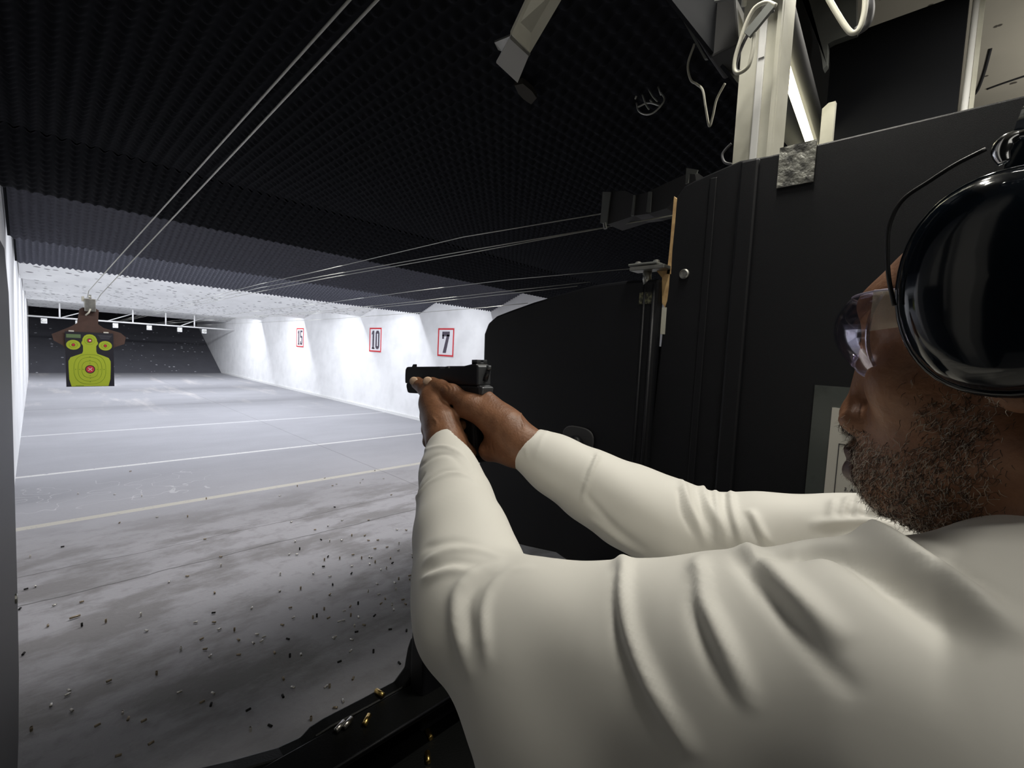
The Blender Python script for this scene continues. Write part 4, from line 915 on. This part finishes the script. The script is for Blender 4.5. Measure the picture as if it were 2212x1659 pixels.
# folds: crests and valleys traced over the cloth, then pressed into the mesh itself
def press(ob, folds):
    co = grabco(ob.data); no = grabn(ob.data)
    bvh = BVHTree.FromPolygons([tuple(map(float, c)) for c in co], [tuple(p.vertices) for p in ob.data.polygons])
    disp = np.zeros(len(co), np.float32)
    for px, wd_, am in folds:
        c = []
        for q in (catmull([np.array((*q, 0.), float) for q in px], 10)):
            h = bvh.ray_cast(Vector((0, 0, CH)), Vector(ray(q[0], q[1])).normalized())
            if h[0] is not None: c.append(np.array(h[0]))
        if len(c) < 4: continue
        runs = [[c[0]]]
        for a_, b2_ in zip(c, c[1:]):
            if np.linalg.norm(b2_-a_) > .04: runs.append([])
            runs[-1].append(b2_)
        c = max(runs, key=len)
        if len(c) < 4: continue
        c = np.array([c[0]+nrm(c[0]-c[2])*2.2*wd_]+c); n_ = len(c); lo_, hi_ = c.min(0)-3*wd_, c.max(0)+3*wd_
        sel = np.where(((co > lo_) & (co < hi_)).all(1))[0]; P_ = co[sel]; best = np.full(len(sel), 9., np.float32); tt = np.zeros(len(sel), np.float32)
        for i in range(n_-1):
            ab = c[i+1]-c[i]; t_ = np.clip(((P_-c[i])@ab)/max(ab@ab, 1e-9), 0, 1); dd = np.linalg.norm(P_-(c[i]+t_[:, None]*ab), axis=1)
            m_ = dd < best; best[m_] = dd[m_]; tt[m_] = ((i+t_)/(n_-1))[m_]
        env = np.clip(np.minimum(tt/.05+.3, (1-tt)/.40), 0, 1)**.7
        disp[sel] += am*np.exp(-(best/wd_)**2)*env
    return co, no, disp
SKIN_FOLDS = [([(1128, 868), (1131, 885), (1124, 898), (1130, 918), (1132, 930)], .0016, .0012), ([(952, 852), (958, 872), (972, 905), (985, 935)], .0022, -.0008),
    ([(962, 832), (968, 840), (964, 850)], .0012, -.0011), ([(970, 830), (977, 839), (973, 851)], .0012, -.0011), ([(978, 831), (985, 840), (982, 852)], .0011, -.0008),
    ([(938, 905), (943, 912), (940, 922)], .0018, .0012), ([(1066, 975), (1062, 960), (1066, 945)], .0014, -.0010)]
bc, bn, bd = press(body, SKIN_FOLDS); body.data.vertices.foreach_set('co', (bc+bn*bd[:, None]).astype(np.float32).ravel()); body.data.update()
co, no, disp = press(shirt, FOLDS)
for w0, e0 in ((LW, LE), (RW, RE)):                     # keep the cut edge of each cuff crisp
    ax = nrm(w0-e0); al = (co-w0)@ax; near_ = np.linalg.norm(co-w0, axis=1) < .08
    disp[near_] *= (np.clip(1-2.2*np.maximum(0, no[near_]@ax), 0, 1)*np.clip((-.002-al[near_])/.012, .15, 1))
co2 = co+no*disp[:, None]
# low, broad unevenness of the cloth
w_ = np.sin(co2[:, 0]*61+co2[:, 2]*37)*np.sin(co2[:, 1]*43-co2[:, 2]*29)*.0010
co2 += no*w_[:, None]; shirt.data.vertices.foreach_set('co', co2.astype(np.float32).ravel()); shirt.data.update()
adopt(shirt)
sm = shirt.modifiers.new('smooth', 'SMOOTH'); sm.factor = .5; sm.iterations = 2
# cuffs
for w0, e0, tl_, rr in ((LW, LE, np.array([0, 0, -.25]), .0318), (RW, RE, np.array([.1, 0, .25]), .0318)):
    ax = nrm(nrm(w0-e0)+tl_); c0 = w0+nrm(w0-e0)*-.006
    a = nrm(np.cross(ax, [0, 0, 1])); b = np.cross(ax, a)

# ---- trousers and shoes (outside the photo, they carry him)
f = Field(V(.20, -.30, -1.60), V(.80, .30, -.62), .008)
f.ell(V(.47, -.03, -.72), (.175, .135, .14), .05)
for x0, x1, y1 in ((.385, .33, .10), (.56, .62, -.12)):
    f.cap(V(x0, -.02, -.76), V((x0+x1)/2, (y1-.0)/2+.02, -1.14), .095, .068, .04); f.cap(V((x0+x1)/2, y1/2+.02, -1.14), V(x1, y1-.03, -1.53), .066, .055, .03)
adopt(f.mesh('trousers', 'trousers'))
for x1, y1 in ((.33, .10), (.62, -.12)):
    f = Field(V(x1-.1, y1-.16, -1.61), V(x1+.1, y1+.28, -1.45), .006)
    f.cap(V(x1, y1-.05, -1.55), V(x1, y1+.03, -1.55), .045, .045, .02); f.cap(V(x1, y1-.05, -1.565), V(x1, y1+.17, -1.568), .034, .032, .03); f.plane(V(x1, y1, -1.598), (0, 0, -1), V(x1-.1, y1-.2, -1.62), V(x1+.1, y1+.3, -1.55))
    adopt(f.mesh('shoe', 'shoe'))

# ---- beard: short curly strands, mostly dark, the light ones scattered through it
def strands(name, m, n_, lenr, r, where, curl=1.0):
    bmh = BVHTree.FromPolygons([tuple(map(float, c)) for c in va], [tuple(map(int, q)) for q in qa_[:, ::-1]])
    vs = []; fs = []; got = 0; tries = 0
    Hc = HR.T
    while got < n_ and tries < n_*30:
        tries += 1; i = random.randrange(len(va)); p_ = va[i]; l_ = Hc@(p_-HO)
        w_ = where(l_+np.random.randn(3)*(.0035, .006, .0045))
        if random.random() > w_: continue
        nn = nrm(hn[i]); down = HR@np.array([0, .35, -1.]); t_ = nrm(down-nn*(down@nn)+.55*np.random.randn(3)); L = random.uniform(*lenr); s_ = nrm(np.cross(nn, t_))
        pp = [p_-nn*.001]; d_ = nrm(nn*.75+t_*.7); ph = random.uniform(-1, 1)*2.2*curl; k = 5
        for j in range(k):
            pp.append(pp[-1]+d_*L/k); d_ = nrm(d_+t_*.30+s_*math.sin(j*1.6+ph)*.55*curl-nn*.28)
        b0 = len(vs)
        for j, q in enumerate(pp):
            rr = r*(1-.7*j/k)
            for kx in range(3):
                w2_ = 2*math.pi*kx/3; vs.append(q+rr*(math.cos(w2_)*s_+math.sin(w2_)*np.cross(d_, s_)))
        for j in range(k):
            for kx in range(3): fs.append((b0+j*3+kx, b0+j*3+(kx+1) % 3, b0+(j+1)*3+(kx+1) % 3, b0+(j+1)*3+kx))
        got += 1
    return fastmesh(name, np.array(vs), np.array(fs)[:, ::-1], np.zeros((0, 3), int), m)
hn = np.empty((len(va), 3), np.float32); hn[:] = grabn(body.data)[:len(va)]
def jaw(l):
    x, y, z = l; ax_ = abs(x)
    if y > .076 and -.101 < z < -.074 and ax_ < .022: return 0                          # lips
    side = (z < .0 and .008 < y < .042 and ax_ > .035 and z > -.12)                   # sideburn down to the jaw
    front = (z < -.066-.10*max(0, .05-y)*0 and z > -.135 and y > .016)
    mous = (y > .06 and -.076 < z < -.060 and ax_ < .034)
    if y > .040 and z > -.066 and not mous: return 0
    return 1. if (side and z < -.03) or front or mous else (.5 if side else 0)
adopt(strands('beard', 'beard_dark', 7500, (.004, .009), .00022, jaw))
gb = strands('beard_light_hair', 'beard_grey', 4200, (.004, .009), .00024, jaw, 1.3); gb['label'] = 'light grey curls in the beard'; adopt(gb)

# ---- close cropped hair: a shell over the skull
def subshell(name, m, keep, off):
    lv = (va-HO)@HR; k_ = keep(lv); fk = k_[qa_].all(1); qf = qa_[fk]; ids = np.unique(qf); mp_ = np.full(len(va), -1); mp_[ids] = np.arange(len(ids))
    o = fastmesh(name, va[ids]+hn[ids]*off, mp_[qf][:, ::-1][:, ::-1], np.zeros((0, 3), int), m); o.modifiers.new('solid', 'SOLIDIFY').thickness = .001; return adopt(o)
subshell('hair', 'hair', lambda l: (l[:, 2] > .025+np.maximum(0, l[:, 1]+.02)*.42) & (l[:, 1] < .060), .0022)
subshell('lips', 'lip', lambda l: (np.abs(l[:, 0]) < .022) & (l[:, 1] > .083) & (l[:, 2] < -.074) & (l[:, 2] > -.1025), .0004)
# ------------------------------------------------------------------ ear muffs
t = thing('ear_muffs', 'glossy black ear muffs worn over the shooter head', 'ear muffs', (0, 0, 0))
def cup(side):
    cx = side*.076; vs = []; nseg, nr = 48, 16
    def ringp(fr, depth, rz=.0580, ry=.0450):
        out = []
        for k in range(nseg):
            w = 2*math.pi*k/nseg; c, s_ = math.cos(w), math.sin(w)
            y = ry*math.copysign(abs(c)**.86, c)*fr; z = rz*math.copysign(abs(s_)**.86, s_)*fr
            if s_ < 0: y *= 1-.10*(-s_)
            out.append(hp(cx+side*depth, MY+y, MZ+z+.12*0))
        return out
    def loft(rings, name, m, par, cap=True):
        mb = MB(); mb.v = [tuple(q) for rg_ in rings for q in rg_]
        for i in range(len(rings)-1):
            for k in range(nseg): mb.f.append((i*nseg+k, i*nseg+(k+1) % nseg, (i+1)*nseg+(k+1) % nseg, (i+1)*nseg+k))
        if cap: mb.f.append(tuple(range(nseg))); mb.f.append(tuple((len(rings)-1)*nseg+k for k in range(nseg)))
        return mb.build(name, m, par, True)
    c_ = loft([ringp(.97, .012), ringp(1.0, .014), ringp(1.0, .018), ringp(.985, .021), ringp(.955, .0225), ringp(.955, .024), ringp(.93, .032), ringp(.86, .040), ringp(.72, .047), ringp(.5, .051), ringp(.25, .053), ringp(.02, .0535)], 'cup', 'muff', t)
    loft([ringp(.80, -.006), ringp(.93, -.004), ringp(1.0, .001), ringp(1.0, .007), ringp(.95, .012), ringp(.8, .013)], 'cushion', 'muff_pad', t)
    rg3 = ringp(.945, .0262); MB().tube(rg3+rg3[:1], .0024, 8, False).build('cup_rim', 'muff', t, True)
    return c_
MY, MZ = .003, .034
for s_ in (-1, 1): cup(s_)
vsb = []
for i, a in enumerate(np.linspace(.05, math.pi-.05, 28)):
    for (dr, dy_) in ((-.006, -.030), (.006, -.028), (.010, 0), (.006, .028), (-.006, .030), (-.012, 0)):
        vsb.append(hp(-(.092+dr)*math.cos(a), -.018+dy_, .070+(.084+dr)*math.sin(a)))
fb = [(i*6+k, i*6+(k+1) % 6, (i+1)*6+(k+1) % 6, (i+1)*6+k) for i in range(27) for k in range(6)]
MB().add(vsb, fb+[tuple(range(6)), tuple(range(162, 168))]).build('headband', 'muff', t, True)
wp = [atx(u, v, .335) for u, v in ((1932, 660), (1920, 600), (1917, 540), (1922, 485), (1950, 432), (2010, 390), (2065, 355), (2130, 322))]
MB().tube(catmull(wp, 6), .0011, 6).build('wire_arm', 'muff_pad', t, True)
wq = [HO+HR@(np.array([-1, 1, 1])*(HR.T@(np.array(q)-HO))) for q in wp]
MB().tube(catmull(wq, 6), .0011, 6).build('wire_arm', 'muff_pad', t, True)
for s_ in (-1, 1):
    MB().tube([hp(s_*.100, -.020, MZ+.045), hp(s_*.102, -.020, MZ+.075)], [.012, .009], 12).build('slider', 'muff_pad', t, True)
MB().tube(catmull([atx(u, v, .322) for u, v in ((2170, 352), (2163, 330), (2172, 308), (2195, 294), (2225, 288), (2260, 290))], 6), [.0022+.0016*math.sin(math.pi*min(1, k/20)) for k in range(31)], 8).build('chrome_clip', 'chrome', t, True)
# ------------------------------------------------------------------ safety glasses
t = thing('safety_glasses', 'clear wraparound safety glasses on the shooter face', 'glasses', (0, 0, 0))
def shell(xf, name, m, nu, nv, th=.0018):
    mb = MB(); vs = [xf(i/(nu-1), j/(nv-1)) for j in range(nv) for i in range(nu)]
    mb.add(vs, [(j*nu+i, j*nu+i+1, (j+1)*nu+i+1, (j+1)*nu+i) for j in range(nv-1) for i in range(nu-1)])
    o = mb.build(name, m, t, True); s2 = o.modifiers.new('solid', 'SOLIDIFY'); s2.thickness = th*.5; return o
def lens_xf(u, v):
    a = (u*2-1)*math.radians(60); c, s_ = math.cos(a), math.sin(a)
    z = .041-v*(.062*(.70+.30*abs(math.sin(a*1.3)))); rad = 1-.17*abs((v-.45)*1.9)**2.2
    return hp(.077*s_*rad, .028+.086*c*rad, z)
ln_ = shell(lens_xf, 'lens', 'lens', 40, 14)
rimp = [lens_xf(i/40, 1.0) for i in range(41)]
MB().tube(rimp, .0006, 6).build('lens_rim', 'rim', ln_, True); MB().tube([lens_xf(i/40, 0.0) for i in range(41)], .0006, 6).build('lens_rim', 'rim', ln_, True)
for s_ in (-1, 1):
    shell(lambda u, v, s_=s_: hp(s_*(.0640+.0137*math.sin(min(1, u*1.6)*1.57)), .071-u*.070, .039-.026*v*(1-.35*u)-.002*u), 'temple_arm', 'temple', 10, 5, .002)
    MB().tube([hp(s_*.0645, .071, .0395), hp(s_*.0770, .035, .0375), hp(s_*.0785, .0, .036)], .0009, 6).build('arm_edge', 'rim', t, True)

# ------------------------------------------------------------------ pistol
GO = V(.458, .507, -.019)
t = thing('pistol', 'black semi-automatic pistol held in both hands', 'pistol', tuple(GO), (math.radians(-3.6), 0, 0))
def yz(name, poly, hw_, m, bev=.0015, x=0): return MB().prism([(x-hw_, y, z) for y, z in poly], (2*hw_, 0, 0)).build(name, m, t, bevel=bev)
yz('slide', [(0, -.0335), (0, -.003), (.004, -.0005), (.030, -.0045), (.074, -.0045), (.078, -.0075), (.088, -.0080), (.094, -.0050), (.182, -.0050), (.187, -.009), (.188, -.020), (.188, -.0335)], .0125, 'gun_black', .003)
yz('frame', [(-.004, -.0335), (.1865, -.0330), (.186, -.040), (.182, -.050), (.105, -.050), (.100, -.052), (.060, -.052), (.052, -.12), (.047, -.137), (.0, -.137), (.004, -.10), (.010, -.068), (-.006, -.050)], .0115, 'gun_frame', .003)
yz('grip_panel', [(.010, -.060), (.052, -.058), (.045, -.130), (.004, -.130)], .0140, 'gun_frame', .003)
yz('magazine_base', [(-.004, -.137), (.050, -.137), (.053, -.145), (-.006, -.145)], .0135, 'gun_black', .002)
gd = MB().tube(catmull([(0, .060, -.050), (0, .062, -.072), (0, .075, -.082), (0, .098, -.078), (0, .104, -.060), (0, .104, -.050)], 6), .0035, 8); gd.build('trigger_guard', 'gun_frame', t, True)
MB().tube(catmull([(0, .078, -.050), (0, .082, -.060), (0, .078, -.072)], 5), .0025, 6).build('trigger', 'gun_black', t, True)
MB().prism([(-.0018, .172, -.005), (-.0018, .172, -.0005), (-.0018, .178, -.0005), (-.0018, .182, -.005)], (.0036, 0, 0)).build('front_sight', 'gun_black', t)
m_ = MB(); m_.box((-.010, .002, -.002), (-.0025, .014, .0045)); m_.box((.0025, .002, -.002), (.010, .014, .0045)); m_.box((-.010, .002, -.002), (.010, .014, .0008)); m_.build('rear_sight', 'gun_grey', t, bevel=.0005)
yz('rear_plate', [(-.0035, -.032), (-.0035, -.006), (-.001, -.003), (.0015, -.003), (.0015, -.032)], .0118, 'gun_grey', .001)
yz('tang', [(-.010, -.046), (-.012, -.036), (-.004, -.0325), (.002, -.0325), (.002, -.050)], .0110, 'gun_grey', .002)
m_ = MB().tube([(0, -.004, -.026), (0, -.009, -.016), (0, -.011, -.009)], [.004, .0035, .003], 8); m_.build('hammer', 'gun_black', t, True)
MB().tube([(0, -.012, -.009-.001), (0, -.0125, -.004)], .0036, 8).build('hammer_spur', 'gun_grey', t, True)
MB().box((-.0128, .062, -.0075), (-.0124, .066, -.0045)).build('port_mark', 'nickel', t)
MB().box((-.0135, .028, -.041), (-.0115, .06, -.037)).build('slide_catch', 'gun_black', t, bevel=.0005)
